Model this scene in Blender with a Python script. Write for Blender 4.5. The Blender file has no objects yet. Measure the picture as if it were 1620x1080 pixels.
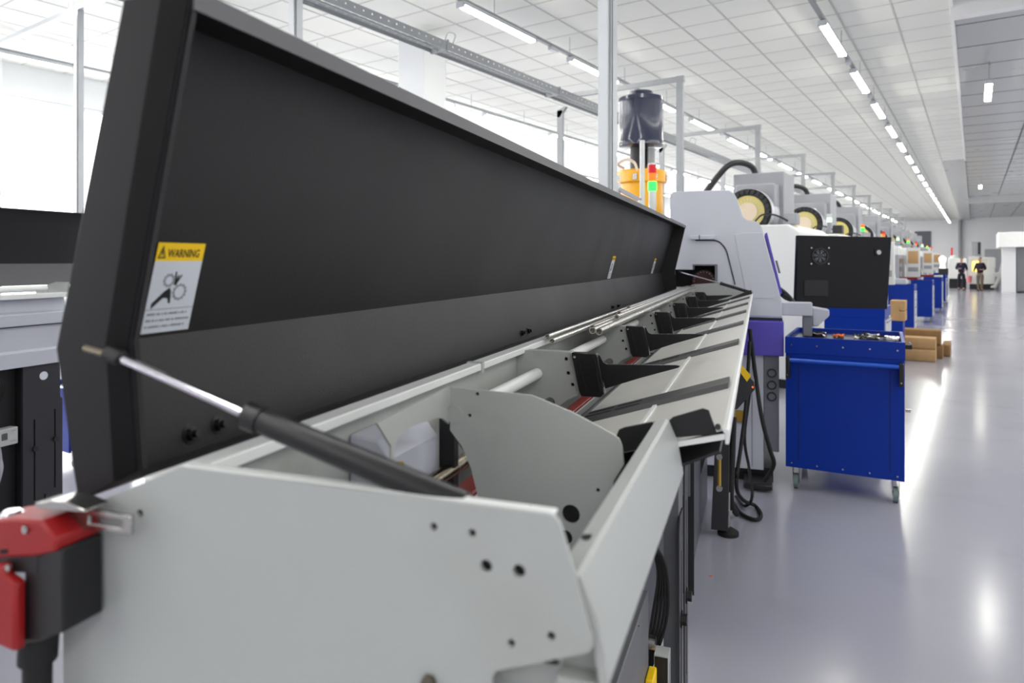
import bpy, bmesh, math, random
from mathutils import Vector, Matrix
from mathutils.geometry import tessellate_polygon
random.seed(7)
PI = math.pi
scene = bpy.context.scene
C = scene.collection

# ------------------------------------------------------------------ camera, light, exposure
TH = math.atan(731/1080)          # camera turned left of the aisle direction
PH = math.atan(390/1080)          # ... and left of the bar feeder's direction
cam_d = bpy.data.cameras.new('camera'); cam_d.lens = 24; cam_d.sensor_width = 36
cam_d.shift_y = -128/1620; cam_d.clip_start = .05; cam_d.clip_end = 200
cam_d.dof.use_dof = True; cam_d.dof.focus_distance = 1.9; cam_d.dof.aperture_fstop = 4.5
cam = bpy.data.objects.new('camera', cam_d); C.objects.link(cam)
cam.location = (0, 0, 1.6); cam.rotation_euler = (PI/2, 0, TH)
scene.camera = cam
scene.view_settings.view_transform = 'Standard'
scene.view_settings.look = 'None'
scene.view_settings.gamma = 1
scene.view_settings.use_curve_mapping = False
scene.view_settings.exposure = 0.22
scene.cycles.use_denoising = True
scene.cycles.max_bounces = 8
scene.cycles.diffuse_bounces = 5
scene.cycles.glossy_bounces = 4
scene.cycles.caustics_reflective = False
scene.cycles.caustics_refractive = False
scene.cycles.sample_clamp_indirect = 4
LAMP_E, WINDOW_E, WORLD_E = 48.0, 3.6, .6
w = bpy.data.worlds.new('world'); scene.world = w; w.use_nodes = True
w.node_tree.nodes['Background'].inputs[0].default_value = (.9, .95, 1, 1)
w.node_tree.nodes['Background'].inputs[1].default_value = WORLD_E

# the lamp rows go on over and behind the camera
def row_light(x, y0, y1, power):
    d = bpy.data.lights.new('unseen_row_light', 'AREA'); d.shape = 'RECTANGLE'; d.size = .14; d.size_y = y1-y0
    d.energy = power*(y1-y0); d.color = (1, .99, .955)
    o = bpy.data.objects.new('unseen_row_light', d); C.objects.link(o); o.location = (x, (y0+y1)/2, 4.38)
for x_, y1_ in ((-1.48, 8.0), (-4.65, 5.2), (-7.75, 5.2), (-10.9, 2.8)): row_light(x_, -13, y1_, 8)
for x_ in (2.6, 5.4): row_light(x_, -13, 42, 12)  # unseen rows added over the right bay to brighten floor, tray and beam

# ------------------------------------------------------------------ materials
def lin(c):
    c = c/255
    return c/12.92 if c <= .04045 else ((c+.055)/1.055)**2.4
MATS = {}
def M(name, rgb, rough=.5, metal=0, var=.05, scale=6, bump=0, bscale=60, emit=0, coat=0, spec=.5, rvar=.08, smear=None):
    m = bpy.data.materials.new(name); m.use_nodes = True
    nt = m.node_tree; b = nt.nodes['Principled BSDF']
    col = [lin(v) for v in rgb]
    b.inputs['Roughness'].default_value = rough
    b.inputs['Metallic'].default_value = metal
    b.inputs['Specular IOR Level'].default_value = spec
    if coat:
        b.inputs['Coat Weight'].default_value = coat; b.inputs['Coat Roughness'].default_value = .12
    tc = nt.nodes.new('ShaderNodeTexCoord')
    nz = nt.nodes.new('ShaderNodeTexNoise'); nz.inputs['Scale'].default_value = scale
    nz.inputs['Detail'].default_value = 5
    nt.links.new(tc.outputs['Object'], nz.inputs['Vector'])
    mx = nt.nodes.new('ShaderNodeMix'); mx.data_type = 'RGBA'
    mx.inputs[6].default_value = [min(1, v*(1-var)) for v in col]+[1]
    mx.inputs[7].default_value = [min(1, v*(1+var)) for v in col]+[1]
    nt.links.new(nz.outputs['Fac'], mx.inputs[0])
    out = mx.outputs[2]
    if smear:                      # grime with a shape of its own
        n2 = nt.nodes.new('ShaderNodeTexNoise'); n2.inputs['Scale'].default_value = smear[1]; n2.inputs['Detail'].default_value = 8
        nt.links.new(tc.outputs['Object'], n2.inputs['Vector'])
        rp = nt.nodes.new('ShaderNodeValToRGB'); rp.color_ramp.elements[0].position = .56; rp.color_ramp.elements[1].position = .78
        rp.color_ramp.elements[1].color = (smear[2],)*3+(1,)
        nt.links.new(n2.outputs['Fac'], rp.inputs[0])
        m2 = nt.nodes.new('ShaderNodeMix'); m2.data_type = 'RGBA'
        nt.links.new(rp.outputs[0], m2.inputs[0]); nt.links.new(out, m2.inputs[6])
        m2.inputs[7].default_value = [lin(v) for v in smear[0]]+[1]
        out = m2.outputs[2]
    nt.links.new(out, b.inputs['Base Color'])
    mr = nt.nodes.new('ShaderNodeMapRange')
    mr.inputs['To Min'].default_value = max(0, rough-rvar); mr.inputs['To Max'].default_value = min(1, rough+rvar)
    nt.links.new(nz.outputs['Fac'], mr.inputs['Value']); nt.links.new(mr.outputs[0], b.inputs['Roughness'])
    if bump:
        n3 = nt.nodes.new('ShaderNodeTexNoise'); n3.inputs['Scale'].default_value = bscale
        nt.links.new(tc.outputs['Object'], n3.inputs['Vector'])
        bp = nt.nodes.new('ShaderNodeBump'); bp.inputs['Strength'].default_value = bump; bp.inputs['Distance'].default_value = .01
        nt.links.new(n3.outputs['Fac'], bp.inputs['Height']); nt.links.new(bp.outputs[0], b.inputs['Normal'])
    if emit:
        b.inputs['Emission Color'].default_value = col+[1]; b.inputs['Emission Strength'].default_value = emit
    MATS[name] = m
    return m
M('floor', (160, 160, 171), .17, var=.05, scale=.7, rvar=.05, spec=.5, bump=.02, bscale=3, smear=((145, 145, 156), 1.7, .5))
M('wall', (226, 228, 230), .6, var=.02, scale=1)
M('wall_end', (240, 240, 242), .6, var=.02, scale=1)
M('tile', (236, 237, 231), .8, var=.03, scale=1.5, spec=.15)
M('tile_gap', (202, 203, 198), .8)
M('tile_gray', (196, 198, 198), .3, var=.03, scale=1.5)
M('beam_white', (248, 248, 246), .6)
M('window', (255, 255, 255), .5, emit=WINDOW_E)
M('lamp', (255, 253, 242), .4, emit=LAMP_E)
M('galv', (158, 161, 164), .45, .5, var=.12, scale=14)
M('post', (206, 209, 212), .42, .35, var=.06, scale=10)
M('paint', (174, 177, 175), .38, var=.03, scale=5, bump=.05, bscale=260, smear=((150, 148, 138), 5, .35))
M('paint_in', (172, 175, 171), .45, var=.05, scale=5, smear=((122, 118, 104), 7, .55))
M('tray', (206, 205, 200), .32, .1, var=.04, scale=5, smear=((168, 164, 152), 6, .45))
M('white_edge', (226, 228, 226), .35)
M('lid', (27, 26, 28), .45, var=.06, scale=3, bump=.08, bscale=420, spec=.4, smear=((46, 45, 47), 2.5, .5))
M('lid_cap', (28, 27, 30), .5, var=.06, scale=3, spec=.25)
M('cap_shade', (10, 10, 12), .6, spec=.12)  # near-black colour for the shaded edge of the lid's end cap
M('lid_gray', (92, 92, 95), .45)
M('black', (20, 20, 22), .45, var=.1)
M('blackplastic', (20, 20, 22), .32)
M('box_black', (17, 18, 22), .5, spec=.25)
M('rubber', (16, 16, 17), .7)
M('hole', (10, 10, 11), .8)
M('dark', (42, 42, 46), .45, var=.08)
M('darkgray', (98, 99, 103), .45, var=.06)
M('skirt', (92, 93, 100), .4, var=.06)
M('strip', (50, 50, 52), .45)
M('chrome', (215, 212, 220), .14, 1, var=.02)
M('drum', (216, 218, 224), .3, .4)
M('steel', (176, 174, 170), .2, 1, var=.08, scale=20)
M('bar', (214, 212, 208), .24, .9, var=.06, scale=20)
M('steel_dark', (124, 116, 102), .26, 1, var=.15, scale=20)
M('redpaint', (128, 26, 22), .35, var=.08)
M('chuck', (62, 22, 20), .35)
M('red', (150, 18, 22), .45)
M('yellow', (250, 205, 10), .4)
M('ink', (18, 18, 20), .6)
M('ink_gray', (140, 143, 148), .6)
M('paper', (208, 212, 220), .4)
M('brass', (196, 160, 70), .3, .8)
M('blue', (0, 44, 142), .4, var=.06, scale=5, spec=.25)
M('blue_bright', (20, 82, 190), .35)
M('drawer', (190, 194, 200), .4)
M('lathe', (197, 199, 208), .38, var=.02, scale=2)
M('lathe_low', (184, 186, 196), .42, var=.03)
M('lathe_gray', (112, 114, 122), .45)
M('purple', (84, 72, 176), .38)
M('navy', (48, 52, 72), .2, coat=.6, var=.04)
M('mist_yellow', (250, 180, 8), .3, coat=.4, var=.03)
M('vmc', (226, 227, 226), .45, var=.02)
M('vmc_gray', (158, 160, 166), .45, var=.03)
M('vmc_dark', (98, 100, 108), .5)
M('glass', (92, 92, 90), .15, var=.15)
M('cream', (226, 208, 186), .5)
M('cream_yellow', (216, 200, 120), .5)
M('kraft', (200, 160, 112), .7)
M('orange', (255, 110, 20), .4, emit=.8)
M('green_on', (40, 235, 70), .4, emit=2.6)
M('green_pale', (190, 255, 190), .4, emit=1.6)
M('redlamp', (214, 20, 34), .3, emit=.12)
M('pink', (226, 130, 134), .5)
M('worklight', (255, 250, 235), .4, emit=.8)
M('warmlight', (255, 226, 110), .4, emit=2.5)
M('wood', (178, 142, 96), .7, var=.22, scale=9, bump=.3, bscale=40)
M('wood_dark', (134, 102, 62), .75, var=.25, scale=9, bump=.3, bscale=40)
M('caster', (112, 132, 128), .5)
M('skin', (190, 140, 115), .5)
M('navy_cloth', (26, 28, 58), .85, var=.15, scale=20)
M('plum_cloth', (32, 24, 44), .85, var=.15, scale=20)
M('khaki_cloth', (112, 100, 86), .85, var=.12, scale=20)
M('trouser', (24, 26, 38), .85, var=.12, scale=20)
M('hair', (58, 48, 42), .7)
M('shoe', (18, 18, 20), .5)
M('orange_bit', (220, 110, 40), .6)
M('cabinet_gray', (120, 122, 126), .4, var=.08)

# ------------------------------------------------------------------ mesh helpers
def rot2(x, y, a): return (x*math.cos(a)-y*math.sin(a), x*math.sin(a)+y*math.cos(a))
class MB:
    def __init__(s): s.v = []; s.f = []
    def add(s, vs, fs):
        n = len(s.v); s.v += [Vector(v) for v in vs]; s.f += [tuple(i+n for i in f) for f in fs]; return s
    def box(s, x0, x1, y0, y1, z0, z1):
        vs = [(x, y, z) for z in (z0, z1) for y in (y0, y1) for x in (x0, x1)]
        return s.add(vs, [(0, 2, 3, 1), (4, 5, 7, 6), (0, 1, 5, 4), (2, 6, 7, 3), (0, 4, 6, 2), (1, 3, 7, 5)])
    def plate(s, outer, holes=(), mat=None, a=0, b=1):
        """2D outline with holes, extruded a..b along the third axis, mapped by mat (2D x,y + depth z)."""
        loops = [[Vector((p[0], p[1], 0)) for p in outer]]+[[Vector((p[0], p[1], 0)) for p in h] for h in holes]
        tris = tessellate_polygon(loops)
        pts = [p for l in loops for p in l]; n = len(pts)
        mat = mat or Matrix()
        vs = [mat @ Vector((p.x, p.y, a)) for p in pts]+[mat @ Vector((p.x, p.y, b)) for p in pts]
        fs = []
        for t in tris:
            A, B, D = (pts[i] for i in t)
            ccw = (B-A).cross(D-A).z > 0
            t = t if ccw else t[::-1]
            fs.append((t[2], t[1], t[0])); fs.append((t[0]+n, t[1]+n, t[2]+n))
        k = 0
        for li, l in enumerate(loops):
            m = len(l)
            ar = sum(l[i].x*l[(i+1) % m].y-l[(i+1) % m].x*l[i].y for i in range(m))
            fw = (ar > 0) == (li == 0)
            for i in range(m):
                p, q = k+i, k+(i+1) % m
                fs.append((p, q, q+n, p+n) if fw else (q, p, p+n, q+n))
            k += m
        s.add(vs, fs)
        return s
    def sweep(s, line, y0, y1, th=.003):
        """open profile in x,z swept along y with a thickness"""
        P = [Vector((p[0], p[1])) for p in line]; L = []
        for i, p in enumerate(P):
            d = (P[min(i+1, len(P)-1)]-P[max(i-1, 0)]).normalized()
            L.append(p+Vector((-d.y, d.x))*th)
        poly = [(p.x, p.y) for p in P]+[(p.x, p.y) for p in reversed(L)]
        return s.plate(poly, (), XZ, -y1, -y0)
    def cyl(s, p0, p1, r, n=16, r1=None, caps=True):
        p0, p1 = Vector(p0), Vector(p1); r1 = r if r1 is None else r1
        q = (p1-p0).to_track_quat('Z', 'Y')
        vs = []
        for p, rr in ((p0, r), (p1, r1)):
            for i in range(n):
                a = 2*PI*i/n; vs.append(p+q @ Vector((rr*math.cos(a), rr*math.sin(a), 0)))
        fs = [(i, (i+1) % n, (i+1) % n+n, i+n) for i in range(n)]
        if caps: fs += [tuple(range(n))[::-1], tuple(range(n, 2*n))]
        return s.add(vs, fs)
    def ring(s, p0, p1, ro, ri, n=28):
        """hollow tube p0->p1"""
        p0, p1 = Vector(p0), Vector(p1); q = (p1-p0).to_track_quat('Z', 'Y'); vs = []
        for p in (p0, p1):
            for rr in (ro, ri):
                for i in range(n):
                    a = 2*PI*i/n; vs.append(p+q @ Vector((rr*math.cos(a), rr*math.sin(a), 0)))
        fs = []
        for i in range(n):
            j = (i+1) % n
            fs += [(i, j, j+2*n, i+2*n), (j+n, i+n, i+3*n, j+3*n), (j, i, i+n, j+n), (i+2*n, j+2*n, j+3*n, i+3*n)]
        return s.add(vs, fs)
    def lathe(s, prof, c, axis='Z', n=28):
        vs, fs = [], []; c = Vector(c)
        for r, h in prof:
            for i in range(n):
                a = 2*PI*i/n; x, y = r*math.cos(a), r*math.sin(a)
                vs.append(c+Vector({'Z': (x, y, h), 'Y': (x, h, -y), 'X': (h, x, y)}[axis]))
        for k in range(len(prof)-1):
            for i in range(n):
                j = (i+1) % n; fs.append((k*n+i, k*n+j, k*n+j+n, k*n+i+n))
        fs += [tuple(range(n))[::-1], tuple(range((len(prof)-1)*n, len(prof)*n))]
        return s.add(vs, fs)
    def tube(s, pts, r, n=10, sub=6):
        P = [Vector(p) for p in pts]; Q = []
        for i in range(len(P)-1):
            a, b, c, d = P[max(i-1, 0)], P[i], P[i+1], P[min(i+2, len(P)-1)]
            for k in range(sub):
                t = k/sub
                Q.append(.5*((2*b)+(c-a)*t+(2*a-5*b+4*c-d)*t*t+(3*b-a-3*c+d)*t**3))
        Q.append(P[-1]); vs, fs = [], []
        up = Vector((.13, .2, 1)).normalized()
        for i, p in enumerate(Q):
            d = (Q[min(i+1, len(Q)-1)]-Q[max(i-1, 0)]).normalized()
            if d.length == 0: d = Vector((0, 0, 1))
            x = d.cross(up)
            if x.length < .1: x = d.cross(Vector((1, 0, 0)))
            x.normalize(); y = d.cross(x); up = -y if False else up
            for k in range(n):
                a = 2*PI*k/n; vs.append(p+x*math.cos(a)*r+y*math.sin(a)*r)
        for i in range(len(Q)-1):
            for k in range(n):
                j = (k+1) % n; fs.append((i*n+k, i*n+j, i*n+j+n, i*n+k+n))
        fs += [tuple(range(n))[::-1], tuple(range((len(Q)-1)*n, len(Q)*n))]
        return s.add(vs, fs)
    def text(s, body, size, mat, th=.0004, squash=1, bold=0):
        cu = bpy.data.curves.new('text', 'FONT'); cu.body = body; cu.size = size; cu.resolution_u = 2
        cu.offset = bold
        o = bpy.data.objects.new('text', cu); me = o.to_mesh()
        s.add([mat @ Vector((v.co.x*squash, v.co.y, th)) for v in me.vertices], [tuple(p.vertices) for p in me.polygons])
        o.to_mesh_clear(); bpy.data.objects.remove(o); bpy.data.curves.remove(cu)
        return s
XZ = Matrix(((1, 0, 0, 0), (0, 0, -1, 0), (0, 1, 0, 0), (0, 0, 0, 1)))      # 2D (x,z), depth -> -y
YZ = Matrix(((0, 0, 1, 0), (1, 0, 0, 0), (0, 1, 0, 0), (0, 0, 0, 1)))       # 2D (y,z), depth -> x
def circ(x, y, r, n=14, ry=None): return [(x+r*math.cos(2*PI*i/n), y+(ry or r)*math.sin(2*PI*i/n)) for i in range(n)]
def rrect(x0, x1, y0, y1, r, n=4):
    o = []
    for cx, cy, a0 in ((x1-r, y1-r, 0), (x0+r, y1-r, PI/2), (x0+r, y0+r, PI), (x1-r, y0+r, 1.5*PI)):
        o += [(cx+r*math.cos(a0+PI/2*k/n), cy+r*math.sin(a0+PI/2*k/n)) for k in range(n+1)]
    return o

class Frame:
    """a set of axes: y runs along a direction that stands psi right of the camera's forward, x across it, z up"""
    def __init__(s, psi): s.psi = psi; s.rot = TH-psi
    def w(s, p): x, y = rot2(p[0], p[1], s.rot); return Vector((x, y, p[2]))
    def at(s, px, py, x=None, y=None, z=None):       # a point seen in the photograph that lies in a known plane
        a = (px-810)/1080; b = -(py-412)/1080; c, n = math.cos(s.psi), math.sin(s.psi)
        d = (a*c-n, a*n+c, b)
        k = x/d[0] if x is not None else y/d[1] if y is not None else (z-1.6)/d[2]
        return (k*d[0], k*d[1], 1.6+k*d[2])
FF = Frame(PH); FW = Frame(TH); FC = Frame(math.atan(586/1080)); FM = Frame(math.radians(1))

def setp(o, **k):
    for a, b in k.items():
        if b is not None: o[a] = b
def mesh_obj(name, mb, mat, bevel=0, sharp=35):
    me = bpy.data.meshes.new(name); me.from_pydata([tuple(v) for v in mb.v], [], mb.f); me.update()
    me.materials.append(MATS[mat])
    me.shade_smooth(); me.set_sharp_from_angle(angle=math.radians(sharp))
    o = bpy.data.objects.new(name, me); C.objects.link(o)
    if bevel:
        b = o.modifiers.new('bevel', 'BEVEL'); b.width = bevel; b.segments = 2; b.limit_method = 'ANGLE'; b.angle_limit = math.radians(40)
    return o
def thing(name, label, cat, origin, frame=FW, group=None):
    o = bpy.data.objects.new(name, None); C.objects.link(o); o.empty_display_size = .1
    o.location = frame.w(origin); o.rotation_euler = (0, 0, frame.rot)
    setp(o, label=label, category=cat, group=group)
    o['_o'] = list(origin)
    return o
ORG = {}
def T(name, label, cat, origin, frame=FW, group=None):
    o = thing(name, label, cat, origin, frame, group); del o['_o']; ORG[o.name] = Vector(origin); return o
def part(root, name, mb, mat, bevel=0, label=None, kind=None, parent=None, sharp=35):
    """mb is in the frame's coordinates; stored relative to the thing's origin"""
    og = ORG[root.name]; mb.v = [v-og for v in mb.v]
    o = mesh_obj(name, mb, mat, bevel, sharp); o.parent = parent or root
    setp(o, label=label, kind=kind)
    return o
def single(name, mb, mat, label, cat, frame=FW, group=None, bevel=0, kind=None):
    lo = Vector((min(v.x for v in mb.v)+max(v.x for v in mb.v), min(v.y for v in mb.v)+max(v.y for v in mb.v), 0))/2
    lo.z = min(v.z for v in mb.v); mb.v = [v-lo for v in mb.v]
    o = mesh_obj(name, mb, mat, bevel); o.location = frame.w(lo); o.rotation_euler = (0, 0, frame.rot)
    setp(o, label=label, category=cat, group=group, kind=kind); return o
def struct(name, mb, mat, parent=None):
    o = mesh_obj(name, mb, mat)
    if parent: o.parent = parent
    else: o['kind'] = 'structure'
    return o
def dup(root, loc, label, group=None, rz=None):
    r = root.copy(); C.objects.link(r); r.location = loc; r['label'] = label
    if rz is not None: r.rotation_euler = (0, 0, rz)
    if group: r['group'] = group
    for ch in list(root.children):
        c = ch.copy(); C.objects.link(c); c.parent = r
        for g in ch.children:
            d = g.copy(); C.objects.link(d); d.parent = c
    return r
ORD = ['nearest', 'second', 'third', 'fourth', 'fifth', 'sixth', 'seventh', 'eighth', 'ninth', 'tenth', 'eleventh', 'twelfth',
       'thirteenth', 'fourteenth', 'fifteenth', 'sixteenth', 'seventeenth', 'eighteenth', 'nineteenth', 'twentieth',
       'twenty-first', 'twenty-second', 'twenty-third', 'twenty-fourth', 'twenty-fifth', 'twenty-sixth']

# ------------------------------------------------------------------ room
XL, XR, YB, YE, ZC = -12.5, 7.0, -14.0, 62.0, 4.7
EDGE = -.23
struct('floor', MB().box(XL-.2, XR+.2, YB-.2, YE+.2, -.2, 0), 'floor')
struct('wall_back', MB().box(XL-.2, XR+.2, YB-.2, YB, 0, 5.2), 'wall')
struct('wall_right', MB().box(XR, XR+.2, YB, YE, 0, 5.2), 'wall')
struct('wall_end', MB().box(XL-.2, XR+.2, YE, YE+.2, 0, 5.2), 'wall_end')
# left wall with window openings
ws = []; y = YB+1.2; holes = []
while y < YE-5:
    holes.append((y, y+4.6)); y += 5.6
hl = [[(a, .95), (b, .95), (b, 4.22), (a, 4.22)] for a, b in holes]
struct('wall_left', MB().plate([(YB, 0), (YE, 0), (YE, 5.2), (YB, 5.2)], hl, YZ, XL-.3, XL), 'wall')
for i, (a, b) in enumerate(holes):
    g = struct('window_%d' % (i+1), MB().box(XL-.22, XL-.2, a, b, .95, 4.22), 'window')
    fr = MB().plate([(a, .95), (b, .95), (b, 4.22), (a, 4.22)], [[(a+.07+k*(b-a-.07)/3, 1.02), (a+(k+1)*(b-a-.07)/3, 1.02), (a+(k+1)*(b-a-.07)/3, 4.15), (a+.07+k*(b-a-.07)/3, 4.15)] for k in range(3)], YZ, XL-.19, XL-.12)
    struct('window_frame', fr, 'wall', g)
# ceiling: suspended grid with tiles
gr = struct('ceiling', MB().box(XL-.2, EDGE, YB-.2, YE+.2, ZC+.015, ZC+.2), 'tile_gap')
for i in range(21):
    o = struct('grid_bar', MB().box(EDGE-.6*(i+1)-.010, EDGE-.6*(i+1)+.010, YB, YE, ZC-.004, ZC+.004), 'tile_gap', gr)
cme = None
for j in range(int((YE-YB)/.6)):
    if cme is None: cme = struct('cross_bar', MB().box(XL, EDGE, -.010, .010, -.003, .004), 'tile_gap', gr); o = cme
    else: o = cme.copy(); C.objects.link(o); o.parent = gr
    o.location = (0, YB+.6*j, ZC)
tile = MB().box(.012, .588, .012, .588, 0, .014)
tme = mesh_obj('ceiling_tile', tile, 'tile'); tme.parent = gr; tme['kind'] = 'structure'; del tme['kind']
cand = []
nx = int((EDGE-XL)/.6)+1; ny = int((YE-YB)/.6)
for i in range(nx):
    for j in range(ny):
        x = EDGE-.6*(i+1); yy = YB+.6*j
        if x < XL-.5: continue
        cx, cy = x+.3, yy+.3; d = -cx*math.sin(TH)+cy*math.cos(TH); u = cx*math.cos(TH)+cy*math.sin(TH)
        vis = d > .5 and abs(u/d) < .80 and 3.1/d < .42
        cand.append((0 if vis else 1, d if d > 0 else 999, x, yy))
cand.sort()
rest = MB()
for k, (v, d, x, yy) in enumerate(cand):
    if k < 300:
        o = tme if k == 0 else tme.copy()
        if k: C.objects.link(o); o.parent = gr
        o.location = (x, yy, ZC)
    else:
        rest.box(x+.012, x+.588, yy+.012, yy+.588, ZC, ZC+.014)
o = struct('ceiling_tile', rest, 'tile', gr); o['kind'] = 'stuff'
# right bay: greyer, lower ceiling boards beyond a white cross beam
grr = struct('ceiling_right', MB().box(EDGE, XR+.2, YB-.2, YE+.2, ZC+.115, ZC+.3), 'tile_gap')
n = 0; rest = MB()
for j in range(int((YE-9.9)/1.2)):
    for i in range(6):
        x = EDGE+.02+1.2*i; yy = 9.9+1.2*j
        if i < 3 and j < 26:
            struct('ceiling_board', MB().box(x+.01, x+1.19, yy+.01, yy+1.19, ZC+.1, ZC+.12), 'tile_gray', grr)
        else: rest.box(x+.01, x+1.19, yy+.01, yy+1.19, ZC+.1, ZC+.12)
for j in range(19):
    for i in range(6): rest.box(EDGE+.03+1.2*i, EDGE+1.21+1.2*i, YB+1.2*j, YB+1.19+1.2*j, ZC+.1, ZC+.12)
o = struct('ceiling_board', rest, 'tile_gray', grr); o['kind'] = 'stuff'
for j in range(22): struct('grid_bar', MB().box(EDGE, EDGE+5, 9.9+1.2*j-.012, 9.9+1.2*j+.012, ZC+.096, ZC+.1), 'vmc_dark', grr)
for i in range(1, 4): struct('grid_bar', MB().box(EDGE+1.2*i-.012, EDGE+1.2*i+.012, 9.9, YE, ZC+.096, ZC+.1), 'vmc_dark', grr)
struct('trim_1', MB().box(EDGE, XR, 9.75, 9.9, 4.52, ZC+.12), 'beam_white')
struct('trim_2', MB().box(EDGE-.02, EDGE+.02, YB, 25, ZC-.06, ZC+.12), 'beam_white')
struct('trim_3', MB().box(EDGE-.6, EDGE, 25, YE, ZC-.012, ZC-.001), 'tile_gray')
struct('trim_4', MB().box(EDGE, XR, 41, 41.4, 4.45, ZC+.12), 'tile_gray')
# soffit, pillar and cabinet by the end of the aisle
a = FW.at(1580, 367, y=41.5); b = FW.at(1640, 390, y=41.5)
struct('trim_5', MB().box(a[0], 6.9, 41.5, 46, b[2], a[2]), 'beam_white')
a = FW.at(1585, 392, y=42.0); b = FW.at(1607, 392, y=42.0)
struct('trim_6', MB().box(a[0], b[0], 42.0, 42.6, 0, 2.6), 'wall_end')
# white square column with the cable tray passing in front
cc = T('column', 'big white square column rising to the ceiling behind the open lid', 'column', (-6.15, 7.0, 0))
part(cc, 'shaft', MB().box(-6.42, -5.96, 6.75, 7.2, 0, ZC-.12), 'wall', .01)

cc2 = T('column', 'white column at far left against the bright windows', 'column', (-11.9, 3.9, 0))
part(cc2, 'shaft', MB().box(-12.45, -11.95, 3.55, 4.15, 0, ZC-.002), 'wall', .01)

# ------------------------------------------------------------------ ceiling lamps
LY = 1.5
def lamp_proto(x, y0, z=4.4):
    t = T('ceiling_lamp', '', 'lamp', (x, y0, z))
    part(t, 'diffuser', MB().plate(rrect(x-.045, x+.045, z-.03, z+.02, .02), (), XZ, -(y0+LY-.03), -(y0+.03)), 'lamp')
    h = part(t, 'housing', MB().box(x-.05, x+.05, y0, y0+.03, z-.035, z+.03).box(x-.05, x+.05, y0+LY-.03, y0+LY, z-.035, z+.03).box(x-.05, x+.05, y0+.03, y0+LY-.03, z+.02, z+.035).box(x-.05, x-.0455, y0+.03, y0+LY-.03, z-.008, z+.02).box(x+.0455, x+.05, y0+.03, y0+LY-.03, z-.008, z+.02), 'post')
    return t
rows = [(-1.48, 8.70, 21, 'over the aisle'), (-4.65, 5.85, 21, 'above the row of machines'), (-7.75, 5.6, 20, 'third from the aisle'), (-10.9, 3.15, 20, 'closest to the windows')]
proto = None
for ri, (x, y0, n, nm) in enumerate(rows):
    for k in range(n):
        lb = 'glowing tube lamp, %s in the ceiling row %s' % (ORD[k], nm)
        if proto is None: proto = lamp_proto(x, y0); proto['label'] = lb; proto['group'] = 'ceiling lamps in rows'
        else: dup(proto, (x, y0+2.45*k, 4.4), lb, 'ceiling lamps in rows')
    tk = T('lamp_rail', 'long grey rail carrying the ceiling lamp row %s' % nm, 'rail', (x, y0, 4.44))
    part(tk, 'channel', MB().box(x-.022, x+.022, YB+.05, YE-.05, 4.436, 4.476), 'galv')
    sp = MB()
    for k in range(34): part(tk, 'hanger_rod', MB().cyl((x, 1.1+1.8*k, 4.476), (x, 1.1+1.8*k, ZC), .004, 6), 'galv')
    if ri < 2:
        for k in range(n):  # small emergency spots between the lamps
            yy = y0+2.45*k+LY+.42
            part(tk, 'connector', MB().box(x-.03, x+.03, yy, yy+.16, 4.39, 4.436), 'post')
for i, (yy, nm) in enumerate(((13.3, 'nearer lone tube lamp on the grey boarded ceiling at right'), (31.1, 'farther lone tube lamp on the grey boarded ceiling at right'))):
    dup(proto, (.2, yy, 4.46), nm, 'lone lamps of the right bay')
    o = single('lamp_cable', MB().cyl((.2, yy+.1, 4.49), (.2, yy+.1, ZC+.1), .006, 6).cyl((.2, yy+1.4, 4.49), (.2, yy+1.4, ZC+.1), .006, 6), 'galv', 'pair of thin wires holding the %s lone lamp at right' % ('nearer' if i == 0 else 'farther'), 'cable')

# ------------------------------------------------------------------ galvanised portals and cable tray
def slotted(mb, x0, x1, y, z0, z1, step=.05, th=.003):
    """a flange in the x,z plane with a row of slots"""
    hs = []; z = z0+.05; xm = (x0+x1)/2
    while z < z1-.04: hs.append([(xm-.006, z), (xm+.006, z), (xm+.006, z+.024), (xm-.006, z+.024)]); z += step
    mb.plate([(x0, z0), (x1, z0), (x1, z1), (x0, z1)], hs, XZ, -(y+th), -y)
# near portal at y=3: three tall perforated posts
PY = 3.32; ZT = 4.19
for px, x, lb in ((963, -1.5, 'tall perforated grey post behind the lid, nearest the mist collector'), (468, -3.55, 'perforated grey post above the middle of the open lid'), (125, -7.17, 'perforated grey post at far left in front of the windows')):
    u = (px-5-810)/1080; x = (u*PY*math.cos(TH)-PY*math.sin(TH))/(math.cos(TH)+u*math.sin(TH))
    t = T('strut_post', lb, 'post', (x, PY, 0))
    mb = MB().box(x-.045, x+.012, PY, PY+.06, .01, ZT)
    slotted(mb, x+.012, x+.04, PY+.002, .01, ZT)
    mb.box(x+.037, x+.04, PY+.002, PY+.06, .01, ZT)
    part(t, 'channel', mb, 'post'); part(t, 'base_plate', MB().box(x-.09, x+.09, PY-.06, PY+.12, 0, .01), 'galv')
t = T('cross_rail', 'white rail running across at far left above the perforated post', 'rail', (-5, PY, ZT))
part(t, 'channel', MB().box(-11.4, -1.3, PY, PY+.06, ZT, ZT+.05), 'post')
part(t, 'hanger', MB().cyl((-7.9, PY+.03, ZT+.05), (-7.9, PY+.03, ZC), .01, 8), 'galv')
part(t, 'hanger', MB().cyl((-4.4, PY+.03, ZT+.05), (-4.4, PY+.03, ZC), .01, 8), 'galv')
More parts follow.
